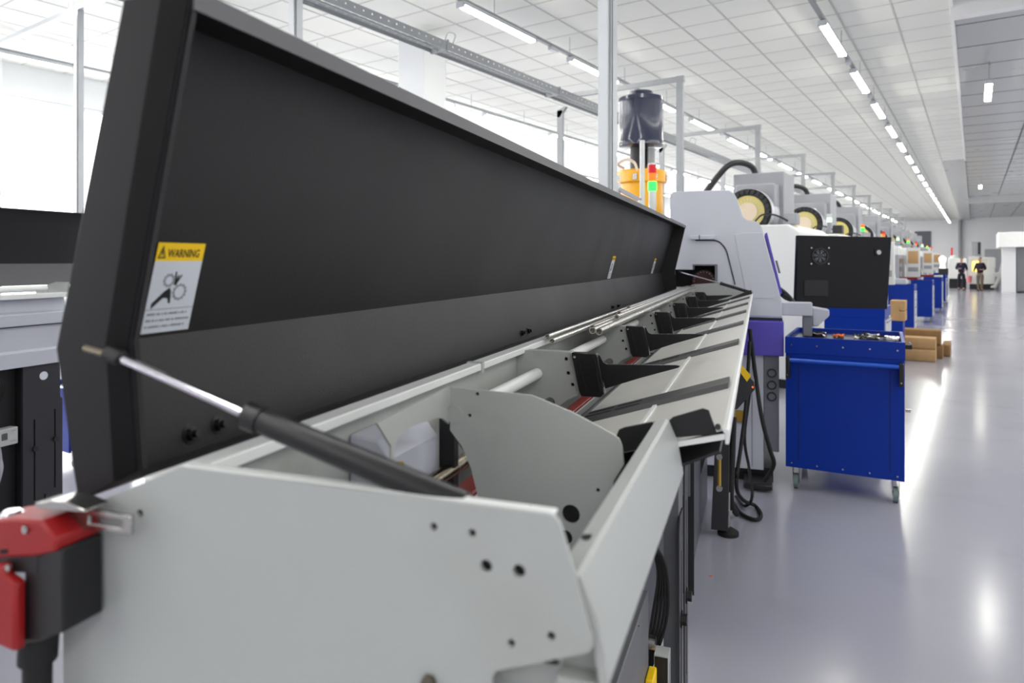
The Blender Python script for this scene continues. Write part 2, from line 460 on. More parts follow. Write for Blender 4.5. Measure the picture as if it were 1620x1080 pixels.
# portals beyond
ZP = 3.78
def portal(k):
    yy = 7.97+3.6*k; xr, xl = -2.95, -4.62
    t = T('strut_portal', '%s grey steel portal frame standing over the machine row' % ORD[k], 'frame', (xr, yy, 0), group='portal frames over the machines')
    part(t, 'post', MB().box(xr-.04, xr+.04, yy, yy+.05, 0, ZP-.008), 'galv')
    part(t, 'post', MB().box(xl-.04, xl+.04, yy, yy+.05, 0, ZP-.16), 'galv')
    part(t, 'brace', MB().plate([(xl-.04, ZP-.25), (xl+.0, ZP-.25), (xl+.10, ZP-.12), (xl+.08, ZP-.11), (xl-.04, ZP-.16)], (), XZ, -(yy+.05), -yy), 'galv')
    part(t, 'cross_rail', MB().box(xl-.1, xr+.05, yy, yy+.05, ZP-.008, ZP+.05), 'galv')
    part(t, 'end_cap', MB().box(xr-.044, xr+.052, yy-.003, yy+.053, ZP-.02, ZP+.053), 'galv')
for k in range(10): portal(k)
t = T('cable_tray', 'perforated galvanised cable tray running high above the machines', 'cable tray', (-4.4, 3, ZP-.12))
hs = []; y = 2.2
while y < 14:
    hs.append(circ(y, ZP-.055, .011, 6)); y += .1
mb = MB().plate([(-2, ZP-.1), (45, ZP-.1), (45, ZP-.02), (-2, ZP-.02)], hs, YZ, -4.3, -4.297)
part(t, 'side_rail', mb, 'galv')
part(t, 'side_rail', MB().box(-4.5, -4.497, -2, 45, ZP-.1, ZP-.02), 'galv')
hs = []; y = 2.2; Z90 = Matrix()
while y < 14:
    for xx in (-4.47, -4.40, -4.34): hs.append([(xx, y), (xx+.018, y), (xx+.018, y+.06), (xx, y+.06)])
    y += .1
part(t, 'tray_bottom', MB().plate([(-4.5, -2), (-4.3, -2), (-4.3, 45), (-4.5, 45)], hs, Matrix(), ZP-.103, ZP-.1), 'galv')
for yy in (2.6, 5.2, 7.4): part(t, 'joint_clip', MB().box(-4.51, -4.29, yy, yy+.03, ZP-.11, ZP-.004), 'galv')
part(t, 'cable_bundle', MB().cyl((-4.42, -2, ZP-.085), (-4.42, 45, ZP-.085), .012, 8), 'post')
for yy in (5.3, 12.4): part(t, 'drop_hook', MB().tube([(-4.3, yy, ZP-.02), (-4.27, yy, ZP+.06), (-4.36, yy, ZP+.1), (-4.4, yy, ZP+.03)], .006, 6), 'galv')

# ------------------------------------------------------------------ bar feeder (main subject), feeder axes: x across, y along
S0 = .462
F = T('bar_feeder', 'long open bar feeder in front with black raised lid and pale grey tray', 'bar feeder', (-.32, 2.7, 0), FF)
def H(h): return 1.6+h
def fx(px, py, s): p = FF.at(px, py, y=s); return (p[0], p[2])
# near end plate
outer = [fx(*p, S0) for p in [(100, 816), (276, 743), (284, 740), (866, 813), (878, 818), (886, 829), (937, 1008), (936, 1027), (928, 1033), (785, 1061), (778, 1072)]]
xb = fx(778, 1072, S0)[0]
outer += [(xb, .95), (-.617, .95)]
def hole_m(px, py, rpx, s=S0, n=16):
    x, z = fx(px, py, s); x2, _ = fx(px+rpx, py, s); _, z2 = fx(px, py-rpx, s); return circ(x, z, (z2-z), n)
hol = [(221, 812, 7), (686, 833, 6.5), (747, 843, 6.5), (769, 895, 10), (821, 903, 10.5), (872, 1006, 7), (809, 1017, 6.5)]
part(F, 'end_plate', MB().plate(outer, [hole_m(*h) for h in hol], XZ, -(S0+.004), -S0), 'paint')
mb = MB()
for h in hol:
    c = hole_m(*h, n=12); cx = sum(p[0] for p in c)/12; cz = sum(p[1] for p in c)/12
    mb.cyl((cx, S0+.0045, cz), (cx, S0+.007, cz), .008, 14)
part(F, 'hole_backing', mb, 'hole', kind='stuff')
# folded top lip of the near plate (gives the bright edge)
part(F, 'plate_lip', MB().box(-.478, -.137, S0+.004, S0+.016, 1.4175, 1.4205), 'white_edge', .001)
# panel under the notch, and its bolt and oval hole
p1 = FF.at(785, 1061, y=.485); p2 = FF.at(935, 1028, y=.485)
xo, zo = fx(871, 1045, .485)
part(F, 'front_skirt', MB().plate([(-.26, .95), (-.11, .95), (-.108, 1.338), (-.26, 1.34)], [circ(xo, zo, .007, 12, .003)], XZ, -.489, -.485), 'paint')
part(F, 'hole_backing', MB().box(xo-.012, xo+.012, .4895, .491, zo-.006, zo+.006), 'hole')
xo, zo = fx(680, 1077, S0)
part(F, 'bolt', MB().cyl((xo, S0, zo), (xo, S0-.005, zo), .006, 6), 'steel_dark')
# trough: walls, bottom
SE = 5.12
part(F, 'rear_wall', MB().box(-.525, -.520, S0+.006, SE, 1.0, 1.388), 'paint_in')
part(F, 'rear_rail', MB().box(-.528, -.500, S0+.01, SE, 1.389, 1.403), 'white_edge', .002)
part(F, 'rail_joint', MB().box(-.530, -.498, 1.21, 1.222, 1.385, 1.4045), 'paint')
part(F, 'trough_bottom', MB().box(-.52, -.22, S0+.006, SE, 1.15, 1.156), 'darkgray')
part(F, 'inner_wall', MB().sweep([(-.35, 1.156), (-.345, 1.27)], .9, SE, .004), 'darkgray')
part(F, 'under_box', MB().box(-.5, -.34, .55, 5.0, .8, 1.148), 'black')
# beam at the right of the near bay
bp = [(-.139, 1.368), (-.136, 1.3755), (-.121, 1.3795), (-.117, 1.3775), (-.105, 1.350), (-.0975, 1.306), (-.101, 1.300), (-.104, 1.305), (-.110, 1.347), (-.121, 1.371), (-.133, 1.366)]
hs = []
part(F, 'front_beam', MB().plate(bp, (), XZ, -.967, -(S0+.0045)), 'paint', sharp=25)
part(F, 'beam_hole', MB().lathe([(.006, 0), (.006, .0006)], (-.1285, .537, 1.3775), n=14), 'hole')
part(F, 'beam_lower', MB().box(-.135, -.103, S0+.006, .967, 1.290, 1.3045), 'paint_in')
def P3_(px, py, s): x, z = fx(px, py, s); return (x, s, z)
# ribs
r1 = [(712, 612), (840, 625), (905, 652), (968, 686), (979, 694), (984, 706), (987, 735), (970, 762)]
r1b = [(950, 905), (768, 905), (765, 860), (757, 790), (745, 740), (730, 705), (712, 680)]
out = [fx(*p, .88) for p in r1+r1b]
hh = [(903, 813, 15), (894, 850, 12), (839, 801, 3.2), (822, 805, 3), (946, 775, 3.2), (755, 623, 3), (743, 657, 3)]
part(F, 'rib', MB().plate(out, [hole_m(*h, s=.88, n=14) for h in hh], XZ, -.884, -.88), 'paint_in')
mb = MB()
for h in hh:
    x, z = fx(h[0], h[1], .8845); r = h[2]*.9/1080+.004
    mb.cyl((x, .8845, z), (x, .888, z), r, 12)
part(F, 'hole_backing', mb, 'hole', kind='stuff')
x, z = fx(719, 655, .88); part(F, 'hole_plug', MB().cyl((x, .88, z), (x, .8785, z), .013, 20), 'paint_in')
# flange wall with a rounded cut-out running towards the camera from the first rib
zt, x0 = 1.4205, -.415
part(F, 'rib_flange', MB().plate([(.69, 1.412), (.885, zt), (.885, 1.367), (.865, 1.379), (.85, 1.384), (.775, 1.389), (.75, 1.388), (.737, 1.382), (.730, 1.37), (.728, 1.33), (.722, 1.33), (.722, 1.377)], (), YZ, x0-.003, x0), 'paint_in')
part(F, 'drive_cover', MB().plate([(-.518, 1.20), (-.455, 1.20), (-.455, 1.338), (-.475, 1.362), (-.518, 1.366)], (), XZ, -.93, -.79), 'lathe_low', .003)
part(F, 'dark_gap', MB().box(-.455, -.43, .935, .95, 1.25, 1.36), 'black')  # black strip stands in for the shaded gap beside the cut-out
RS = [1.47, 2.12, 2.74, 3.36, 3.98, 4.58]
for i, s in enumerate(RS):
    o = [(-.518, 1.396), (-.392, 1.396), (-.372, 1.315), (-.376, 1.302), (-.40, 1.29), (-.435, 1.262), (-.518, 1.255)]
    hs = [circ(-.403, 1.381, .0042, 10), circ(-.398, 1.350, .0042, 10), circ(-.388, 1.325, .0042, 10)]
    part(F, 'rib', MB().plate(o, hs, XZ, -(s+.004), -s), 'paint_in')
    b = part(F, 'rib_backing', MB().box(-.41, -.38, s+.0045, s+.006, 1.32, 1.388), 'hole')
    part(F, 'rib_fold', MB().box(-.516, -.393, s+.004, s+.03, 1.393, 1.396), 'paint')
    # black pusher housing and its pointed arm
    hb = MB().plate([(-.388, 1.397), (-.334, 1.397), (-.329, 1.393), (-.314, 1.310), (-.322, 1.303), (-.366, 1.303), (-.3705, 1.312)], (), XZ, -(s+.012), -(s-.012))
    hp = part(F, 'pusher_housing', hb, 'blackplastic', .002)
    part(F, 'housing_screw', MB().cyl((-.38, s-.012, 1.388), (-.38, s-.0145, 1.388), .003, 10), 'steel', parent=hp)
    part(F, 'housing_rib', MB().sweep([(-.372, 1.385), (-.356, 1.318)], s-.016, s-.012, .004).sweep([(-.338, 1.39), (-.324, 1.318)], s-.016, s-.012, .004), 'black', parent=hp)
    arm = [(-.334, 1.3965), (-.326, 1.393), (-.318, 1.378), (-.31, 1.3745), (-.163, 1.3800), (-.155, 1.3785), (-.158, 1.375), (-.24, 1.348), (-.314, 1.321)]
    part(F, 'pusher_arm', MB().plate(arm, (), XZ, -(s+.004), -(s-.003)), 'blackplastic', .001)
# rods and drives in the trough
gt = part(F, 'guide_tube', MB().cyl((-.470, 1.04, 1.345), (-.470, 1.467, 1.345), .013, 20), 'white_edge')
for a_, b_ in zip(RS, RS[1:]): part(F, 'guide_tube', MB().cyl((-.462, a_+.03, 1.352), (-.462, b_-.002, 1.352), .013, 20), 'white_edge')
part(F, 'polished_shaft', MB().cyl((-.440, .60, 1.282), (-.440, 5.0, 1.282), .0115, 20), 'steel_dark')

part(F, 'red_channel', MB().box(-.443, -.404, .93, 1.3, 1.225, 1.250), 'redpaint', .003)
part(F, 'red_channel', MB().box(-.440, -.412, 1.3, 5.0, 1.220, 1.242), 'redpaint', .003)
part(F, 'channel_edge', MB().box(-.402, -.397, .90, 5.0, 1.222, 1.246), 'paint')
part(F, 'gear_box', MB().box(-.396, -.36, .93, 4.9, 1.17, 1.235), 'dark', .004)
part(F, 'brass_fitting', MB().cyl((-.462, .80, 1.318), (-.435, .80, 1.318), .007, 6).cyl((-.446, .80, 1.318), (-.446, .80, 1.333), .005, 10), 'brass')

part(F, 'sensor_lead', MB().tube([P3_(713, 678, .90), P3_(722, 690, .90), P3_(736, 712, .90)], .003, 8), 'black')
# tray
TA = (-.043, 1.369); TM = (-.180, 1.3255); TI = (-.335, 1.276)
def tz(x): return 1.369+(x+.043)*(1.369-1.276)/(-.043+.335)
S1, S2 = .972, 4.93
part(F, 'tray_outer', MB().sweep([TM, TA], S1, S2, .003), 'tray')
part(F, 'tray_inner', MB().sweep([TI, (TM[0]-.004, tz(TM[0]-.004))], S1+.0, S2, .003), 'tray')
part(F, 'tray_seam', MB().sweep([(TM[0]-.005, tz(TM[0]-.005)+.003), (TM[0]+.002, tz(TM[0]+.002)+.003)], S1, S2, .003), 'white_edge')
part(F, 'tray_lip', MB().plate([(-.047, 1.371), (-.040, 1.3735), (-.0365, 1.371), (-.0375, 1.352), (-.0425, 1.352), (-.0425, 1.366)], (), XZ, -S2, -S1+.008), 'white_edge', .001)
part(F, 'tray_front_flange', MB().plate([(-.116, tz(-.116)-.006), (-.04, 1.359), (-.04, 1.3665), (-.116, tz(-.116)+.001)], (), XZ, -.970, -.965), 'white_edge')
part(F, 'tray_support', MB().sweep([(-.34, 1.24), (-.2, 1.26), (-.05, 1.33)], 1.0, 4.9, .004), 'dark')
mbp = [(-.119, 1.352), (-.121, 1.373), (-.112, 1.382), (-.072, 1.397), (-.064, 1.395), (-.053, 1.363)]
part(F, 'end_stop', MB().plate(mbp, (), XZ, -.975, -.971), 'black', .001)
mbp = [(-.205, 1.318), (-.188, 1.358), (-.18, 1.362), (-.141, 1.373), (-.135, 1.368), (-.135, 1.340)]
part(F, 'end_stop', MB().plate(mbp, (), XZ, -.975, -.971), 'black', .001)
x, z = fx(1468, 300, .97); part(F, 'stop_screw', MB().cyl((-.136, .971, 1.372), (-.136, .966, 1.372), .003, 10), 'steel')
part(F, 'stop_screw', MB().cyl((-.052, .971, 1.374), (-.052, .966, 1.374), .004, 10), 'strip')
mbp = [(-.34, 1.279), (-.34, 1.31), (-.2, 1.335), (-.06, 1.397), (-.045, 1.399), (-.042, 1.372)]
part(F, 'end_stop', MB().plate(mbp, (), XZ, -(S2+.004), -S2), 'black', .001)
for i, s in enumerate([1.29, 1.97, 2.60, 3.20, 3.80, 4.42]):
    mb = MB().plate([(s, 0), (s+.008, .009), (s+.082, .009), (s+.09, 0)], (), Matrix(((0, 0, 1, 0), (1, 0, 0, 0), (0, 1, 0, 0), (0, 0, 0, 1))), -.325, -.052)
    mb.v = [Vector((v.x, v.y-(-.052-v.x)*.02, v.z+tz(v.x)+.003)) for v in mb.v]
    st = part(F, 'wear_strip', mb, 'strip', label='dark cross strip on the tray')
    for a_, b_ in ((-.32, -.27), (-.262, -.215)):
        for o_ in (.022, .055):
            mb = MB().box(a_, b_, s+o_, s+o_+.006, 0, .0012)
            mb.v = [Vector((v.x, v.y-(-.052-v.x)*.02, v.z+tz(v.x)+.0118)) for v in mb.v]
            part(F, 'slot', mb, 'hole', parent=st)
    part(F, 'strip_edge', MB().sweep([(-.33, tz(-.33)+.0045), (-.052, tz(-.052)+.0045)], s+.092, s+.098, .003), 'white_edge', parent=st)
# far end plate
part(F, 'far_end_plate', MB().plate([(-.53, 1.1), (-.53, 1.40), (-.45, 1.425), (-.29, 1.44), (-.13, 1.39), (-.04, 1.37), (-.04, 1.30), (-.3, 1.1)], [circ(-.22, 1.40, .004, 8)], XZ, -(SE+.004), -SE), 'paint')
# lid
CS = .495
back = [(-.637, 1.3614), (-.667, 1.5114), (-.5757, 1.852)]
lidback = MB().sweep([(-.5757, 1.852), (-.667, 1.5114)], CS, 5.04, .003)
L = part(F, 'lid', lidback, 'lid', label='black lid panel, upper inside face')
part(F, 'lower_face', MB().sweep([(-.667, 1.5114), (-.637, 1.3614)], CS, 5.04, .003), 'lid', parent=L)
part(F, 'top_flange', MB().sweep([(-.493, 1.850), (-.5757, 1.852)], CS, 5.04, .003), 'lid', parent=L)
part(F, 'top_lip', MB().sweep([(-.4915, 1.8327), (-.4905, 1.852)], CS, 5.045, .003), 'lid_gray', parent=L, label='grey outer lip along the lid top')
part(F, 'bottom_flange', MB().sweep([(-.637, 1.3614), (-.5575, 1.392), (-.5565, 1.399)], CS, 5.04, .003), 'lid', parent=L)
capo = [(-.5757, 1.852), (-.493, 1.850), (-.495, 1.838), (-.568, 1.522), (-.5575, 1.399), (-.637, 1.3614), (-.667, 1.5114)]
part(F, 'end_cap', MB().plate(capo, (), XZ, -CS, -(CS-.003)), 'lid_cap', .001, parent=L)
part(F, 'cap_shade_band', MB().plate([(-.528, 1.8495), (-.495, 1.8495), (-.4955, 1.838), (-.5685, 1.522), (-.558, 1.40), (-.588, 1.386), (-.598, 1.52)], (), XZ, -(CS-.003), -(CS-.0045)), 'cap_shade', .001, parent=L)  # thin dark sheet paints the shade along the cap's free edge
part(F, 'end_cap', MB().plate(capo, (), XZ, -5.043, -5.04), 'black', parent=L)
part(F, 'cap_fold', MB().sweep([(-.495, 1.838), (-.568, 1.522), (-.5575, 1.399)], CS, CS+.006, .002), 'lid', parent=L)
def back_pt(s, v, up=0):     # on the upper inside face: v metres above the fold
    return Vector((-.667+.259*v, s, 1.5114+.966*v))+Vector((.966, 0, -.259))*(up)
for px_, py_ in ((298, 687), (342, 672), (824, 527), (834, 524), (967, 486), (976, 484)):   # hinge nuts on the lower face
    d_ = FF.at(px_, py_, y=1.0); n_ = Vector((.98, 0, .196)); e_ = Vector((d_[0], 1.0, d_[2]-1.6))
    k = (Vector((-.637, 0, 1.3614-1.6)).dot(n_))/e_.dot(n_); p = e_*k+Vector((0, 0, 1.6))
    m_ = MB().cyl(p, p+n_*.004, .012, 16).cyl(p+n_*.004, p+n_*.010, .008, 6).cyl(p+n_*.010, p+n_*.016, .0045, 10)
    hb = part(F, 'hinge_bolt', m_, 'blackplastic', parent=L)
# warning stickers (sheet + print)
def sticker(s0, w_, h_, big):
    B = Matrix(((0, .259, .966, 0), (1, 0, 0, 0), (0, .966, -.259, 0), (0, 0, 0, 1)))
    o = back_pt(s0, .006, .0045); B.translation = o
    st = part(F, 'warning_sticker', MB().plate([(0, 0), (w_, 0), (w_, h_*.8), (0, h_*.8)], (), B, 0, .0004), 'paper', label='pale warning sticker on the lid')
    part(F, 'sticker_header', MB().plate([(0, h_*.8), (w_, h_*.8), (w_, h_), (0, h_)], (), B, 0, .0004), 'yellow', parent=st)
    ink = MB(); e = .0005
    tri = B @ Matrix.Translation((0, 0, 0))
    q = w_*.16; bx, by = w_*.03, h_*.83
    ink.plate([(bx, by), (bx+q, by), (bx+q/2, by+h_*.14)], [[(bx+q*.2, by+h_*.015), (bx+q*.8, by+h_*.015), (bx+q*.5, by+h_*.11)]], B, e, e+.0003)
    ink.plate([(bx+q*.45, by+h_*.03), (bx+q*.55, by+h_*.03), (bx+q*.56, by+h_*.085), (bx+q*.44, by+h_*.085)], (), B, e, e+.0003)
    ink.text('WARNING', h_*.125, B @ Matrix.Translation((w_*.22, h_*.845, 0)), e+.0003, squash=w_*.70/(h_*.125*5.0), bold=h_*.002)
    # hand
    ink.plate([(w_*.09, h_*.33), (w_*.30, h_*.46), (w_*.40, h_*.505), (w_*.44, h_*.47), (w_*.46, h_*.40), (w_*.47, h_*.325), (w_*.43, h_*.33), (w_*.40, h_*.385), (w_*.30, h_*.39), (w_*.10, h_*.275)], (), B, e, e+.0003)
    for a_, l_ in ((95, .17), (75, .13), (58, .15)):
        r_ = math.radians(a_); c_ = (w_*.50, h_*.53)
        dx, dy = math.cos(r_)*w_*l_*1.4, math.sin(r_)*w_*l_*1.4; nx_, ny_ = -math.sin(r_)*w_*.02, math.cos(r_)*w_*.02
        ink.plate([(c_[0]-nx_, c_[1]-ny_), (c_[0]+dx-nx_*.6, c_[1]+dy-ny_*.6), (c_[0]+dx+nx_*.6, c_[1]+dy+ny_*.6), (c_[0]+nx_, c_[1]+ny_)], (), B, e, e+.0003)
    part(F, 'sticker_print', ink, 'ink', parent=st, kind='stuff')
    gear = MB()
    def g(cx, cy, ro, ri, teeth):
        out = []
        for i in range(teeth*4):
            r_ = ro if i % 4 < 2 else ro*.86
            a_ = 2*PI*i/(teeth*4); out.append((cx+r_*math.cos(a_), cy+r_*math.sin(a_)))
        gear.plate(out, [circ(cx, cy, ri, 18)], B, e, e+.0003)
    g(w_*.36, h_*.585, w_*.125, w_*.075, 10); g(w_*.63, h_*.45, w_*.155, w_*.105, 12)
    gear.plate([(0, h_*.262), (w_, h_*.262), (w_, h_*.27), (0, h_*.27)], (), B, e, e+.0003)
    rr = random.Random(3)
    for k, (yy, l_) in enumerate(((.20, .86), (.13, .95), (.06, .86))):
        x = .05
        while x < l_:
            d_ = rr.uniform(.015, .03)
            gear.plate([(w_*x, h_*yy), (w_*(x+d_), h_*yy), (w_*(x+d_), h_*(yy+rr.uniform(.018, .03))), (w_*x, h_*(yy+.02))], (), B, e, e+.0003)
            x += d_+(.008 if rr.random() < .8 else .03)
    part(F, 'sticker_print', gear, 'ink_gray', parent=st, kind='stuff')
sticker(.586, .069, .108, True)
sticker(3.13, .07, .108, False)
sticker(4.50, .075, .10, False)
# gas struts
def gstrut(p0, pm, p1, tiprod):
    p0, pm, p1 = Vector(p0), Vector(pm), Vector(p1)
    g_ = part(F, 'gas_strut', MB().cyl(pm, p1, .011, 20).cyl(pm-(p1-pm).normalized()*.004, pm+(p1-pm).normalized()*.012, .0125, 20), 'blackplastic', label='black gas strut cylinder')
    part(F, 'piston_rod', MB().cyl(p0, pm, .0042, 16), 'chrome', parent=g_)
    part(F, 'ball_socket', MB().cyl(p0-(pm-p0).normalized()*.006, p0+(pm-p0).normalized()*.012, .0075, 12).cyl(p0, p0+Vector((0, .02, 0)), .005, 10), 'black', parent=g_)
    part(F, 'ball_socket', MB().cyl(p1, p1+(p1-pm).normalized()*.02, .009, 12), 'steel', parent=g_)
s_ = .479
def P3(px, py, s): x, z = fx(px, py, s); return (x, s, z)
gstrut(P3(178, 561, s_), P3(398, 659, s_), P3(735, 800, s_), True)
p = P3(150, 550, s_+.004); q = P3(180, 562, s_)
part(F, 'strut_bracket', MB().cyl((p[0]-.004, s_-.002, p[2]), (q[0], s_-.002, q[2]), .0042, 10), 'steel_dark')
gstrut((-.532, 5.0, 1.519), (-.25, 5.0, 1.44), (-.058, 5.0, 1.381), False)
# safety switch at the near left corner
def bx(mb, c, dx, dy, dz): return mb.box(c[0]-dx/2, c[0]+dx/2, c[1]-dy/2, c[1]+dy/2, c[2]-dz/2, c[2]+dz/2)
def sw(*pts): return [fx(a_, b_, .42) for a_, b_ in pts]
ss = part(F, 'safety_switch', MB().plate(sw((38, 868), (98, 868), (100, 1000), (70, 1012), (38, 1012)), (), XZ, -.458, -.42), 'black', .002, label='black safety switch body')
part(F, 'switch_head', MB().plate(sw((-60, 832), (-20, 822), (20, 818), (70, 822), (96, 850), (94, 870), (60, 878), (-60, 884)), (), XZ, -.459, -.416), 'red', .003, parent=ss)
part(F, 'switch_cover', MB().plate(sw((-60, 900), (4, 898), (6, 886), (22, 886), (26, 904), (44, 916), (44, 1022), (20, 1012), (-60, 1000)), (), XZ, -.4195, -.409), 'red', .003, parent=ss)
part(F, 'switch_neck', MB().plate(sw((-60, 880), (60, 876), (60, 905), (-60, 905)), (), XZ, -.45, -.4195), 'black', parent=ss)
a_ = fx(14, 897, .408); part(F, 'switch_screw', MB().cyl((a_[0], .409, a_[1]), (a_[0], .4065, a_[1]), .003, 12), 'steel', parent=ss)
a_ = fx(38, 838, .414); part(F, 'switch_screw', MB().cyl((a_[0], .416, a_[1]), (a_[0], .414, a_[1]), .0035, 12), 'steel', parent=ss)
a_ = fx(16, 822, .43); part(F, 'top_bolt', MB().lathe([(.011, -.004), (.011, .004), (.007, .008)], (a_[0], .432, a_[1]), n=16), 'chrome', parent=ss)
part(F, 'switch_slot', MB().plate(sw((8, 866), (20, 865), (20, 872), (8, 873)), (), XZ, -.4165, -.4155), 'hole', parent=ss)
part(F, 'actuator_key', MB().plate(sw((64, 812), (172, 830), (172, 862), (64, 848)), [sw((104, 829), (158, 838), (158, 850), (104, 842))], XZ, -.445, -.441), 'steel', .001, parent=ss)
part(F, 'actuator_plate', MB().plate(sw((40, 800), (64, 796), (92, 800), (120, 812), (120, 816), (64, 812), (40, 808)), (), XZ, -.452, -.428), 'steel', .001, parent=ss)
a_, b_ = fx(62, 1000, .44), fx(45, 1130, .44)
part(F, 'switch_cable', MB().cyl((a_[0], .44, a_[1]), (a_[0]-.002, .44, a_[1]-.025), .016, 16).cyl((a_[0]-.002, .44, a_[1]-.02), (a_[0]-.006, .44, .98), .012, 14), 'rubber', parent=ss)
# understructure seen at right below the beam
uc = part(F, 'junction_box', MB().box(-.46, -.285, 1.15, 1.9, .2, .69), 'darkgray', .004)
p = FF.at(1028, 1015, x=-.284); part(F, 'silver_knob', MB().cyl((-.285, p[1], p[2]), (-.268, p[1], p[2]), .019, 20), 'steel', parent=uc)
p = FF.at(1010, 990, x=-.284); part(F, 'screw', MB().cyl((-.285, p[1], p[2]), (-.282, p[1], p[2]), .002, 8), 'steel', parent=uc)
p = FF.at(1036, 1085, x=-.262); part(F, 'yellow_tag', MB().box(-.284, -.262, p[1]-.03, p[1]+.04, p[2]-.06, p[2]+.03), 'yellow', .004, parent=uc)
wb = part(F, 'terminal_box', MB().box(-.275, -.235, 1.93, 1.98, .36, .50), 'paint', .002, label='small white terminal box')
part(F, 'terminal_label', MB().box(-.2345, -.234, 1.945, 1.965, .40, .47), 'ink_gray', parent=wb)
part(F, 'terminal_lid', MB().box(-.273, -.237, 1.927, 1.93, .37, .495), 'black', parent=wb)
for k in range(5):
    part(F, 'cable', MB().tube([(-.33+.012*k, 1.75, .95), (-.30+.008*k, 1.9, .86-.01*k), (-.27+.006*k, 1.97, .72), (-.29+.01*k, 1.99, .56), (-.32, 1.99, .35)], .0045, 8), 'rubber')
cs = part(F, 'leg', MB().box(-.262, -.218, 2.03, 2.14, 0.0, 1.26), 'darkgray', .002)
part(F, 'slot', MB().box(-.2178, -.217, 2.07, 2.085, .95, 1.1), 'hole', parent=cs)
lp = part(F, 'slotted_plate', MB().plate([(2.0, .05), (2.0, .82), (2.02, .86), (2.10, .86), (2.10, .05)], [[(2.045, .3), (2.06, .3), (2.06, .75), (2.045, .75)]], YZ, -.217, -.213), 'dark')
part(F, 'adjusting_bolt', MB().cyl((-.213, 2.05, .55), (-.196, 2.05, .55), .016, 6).cyl((-.213, 2.05, .55), (-.209, 2.05, .55), .024, 16), 'black', parent=lp)
lp = part(F, 'slotted_plate', MB().plate([(2.15, .05), (2.15, .95), (2.17, 1.0), (2.25, 1.0), (2.25, .05)], [[(2.195, .3), (2.21, .3), (2.21, .85), (2.195, .85)]], YZ, -.217, -.213), 'dark')
part(F, 'adjusting_bolt', MB().cyl((-.213, 2.2, .55), (-.196, 2.2, .55), .016, 6).cyl((-.213, 2.2, .55), (-.209, 2.2, .55), .024, 16), 'black', parent=lp)
part(F, 'leg_foot', MB().box(-.35, -.2, 2.0, 2.25, 0, .012), 'dark', parent=cs)
part(F, 'cross_panel', MB().box(-.36, -.268, 3.11, 3.116, .12, 1.25), 'black')
part(F, 'base_skirt', MB().box(-.50, -.323, 2.95, 4.75, 0.0, 1.14), 'skirt', .003)
part(F, 'cross_panel', MB().box(-.42, -.24, 2.62, 2.626, .72, 1.25), 'darkgray')
lg = part(F, 'leg', MB().plate([(-.26, .04), (-.205, 1.25), (-.15, 1.25), (-.165, .04)], (), XZ, -4.20, -4.12), 'dark', .002)
part(F, 'leg_screw', MB().cyl((-.167, 4.18, .02), (-.167, 4.18, .25), .012, 12).cyl((-.167, 4.18, .12), (-.167, 4.18, .145), .022, 6), 'steel', parent=lg)
part(F, 'leg_foot', MB().lathe([(.06, 0), (.06, .02), (.035, .035), (.02, .045)], (-.167, 4.18, 0), n=20), 'rubber', parent=lg)
part(F, 'leg_brace', MB().plate([(-.31, 1.2), (-.27, 1.2), (-.2, .78), (-.3, .42)], [[(-.285, 1.1), (-.275, 1.1), (-.255, .7), (-.28, .62)]], XZ, -3.9, -3.894), 'black')
p0 = FF.at(1138, 722, y=3.7); p1 = FF.at(1138, 772, y=3.7)
tb = part(F, 'turnbuckle', MB().cyl(p0, p1, .009, 10), 'brass')
part(F, 'turnbuckle_end', MB().cyl(Vector(p0)-Vector((0, .01, 0)), Vector(p0)+Vector((0, .01, 0)), .016, 10).cyl(Vector(p1)-Vector((0, .01, 0)), Vector(p1)+Vector((0, .01, 0)), .016, 10), 'steel', parent=tb)
# pendant box below the tray rim
c0 = FF.at(1166, 583, y=2.9); c1 = FF.at(1190, 600, y=2.9); c2 = FF.at(1190, 612, y=2.9); c3 = FF.at(1166, 640, y=2.9)
pb = part(F, 'pendant_box', MB().plate([(-.13, c0[2]+.02), (c0[0], c0[2]+.02), (c1[0]+.008, c1[2]-.01), (c2[0]+.01, c2[2]-.01), (c3[0], c3[2]-.02), (-.13, c3[2]-.02)], (), XZ, -2.98, -2.9), 'dark', .003, label='small dark control box hung under the tray')
part(F, 'box_sticker', MB().plate([(c0[0]-.03, c0[2]+.045), (c0[0]-.004, c0[2]+.04), (c1[0]-.004, c1[2]+.015), (c1[0]-.02, c1[2]-.01)], (), XZ, -2.9, -2.897), 'yellow', parent=pb)
part(F, 'indicator', MB().cyl((c2[0]+.002, 2.9, c2[2]), (c2[0]+.002, 2.895, c2[2]), .004, 10), 'orange', parent=pb)

# bars lying on the ribs
bars = [(-.492, 1.4115, .0065, 1.62, 4.95, 'bar'), (-.474, 1.4035, .0070, 1.60, 4.9, 'bar'), (-.434, 1.4055, .0095, 1.86, 4.85, 'bar'), (-.411, 1.4055, .0098, 1.84, 4.85, 'bar'),
        (-.455, 1.405, .0085, 1.95, 4.8, 'bar'), (-.423, 1.421, .0080, 2.15, 4.9, 'bar'), (-.444, 1.4205, .0080, 2.3, 4.9, 'bar'), (-.466, 1.4195, .0075, 2.6, 4.9, 'bar')]
bl = ['leftmost thin steel bar lying on the white rail under the lid', 'thin steel bar beside the leftmost one, starting nearest the camera', 'hollow steel tube with open end, left one of the two big open ends', 'hollow steel tube with open end, right one of the two big open ends',
      'steel bar in the lower layer left of the two open tubes', 'steel bar lying on top between the two open tubes', 'steel bar in the upper layer, middle of the bundle', 'short steel bar in the upper layer nearest the lid']
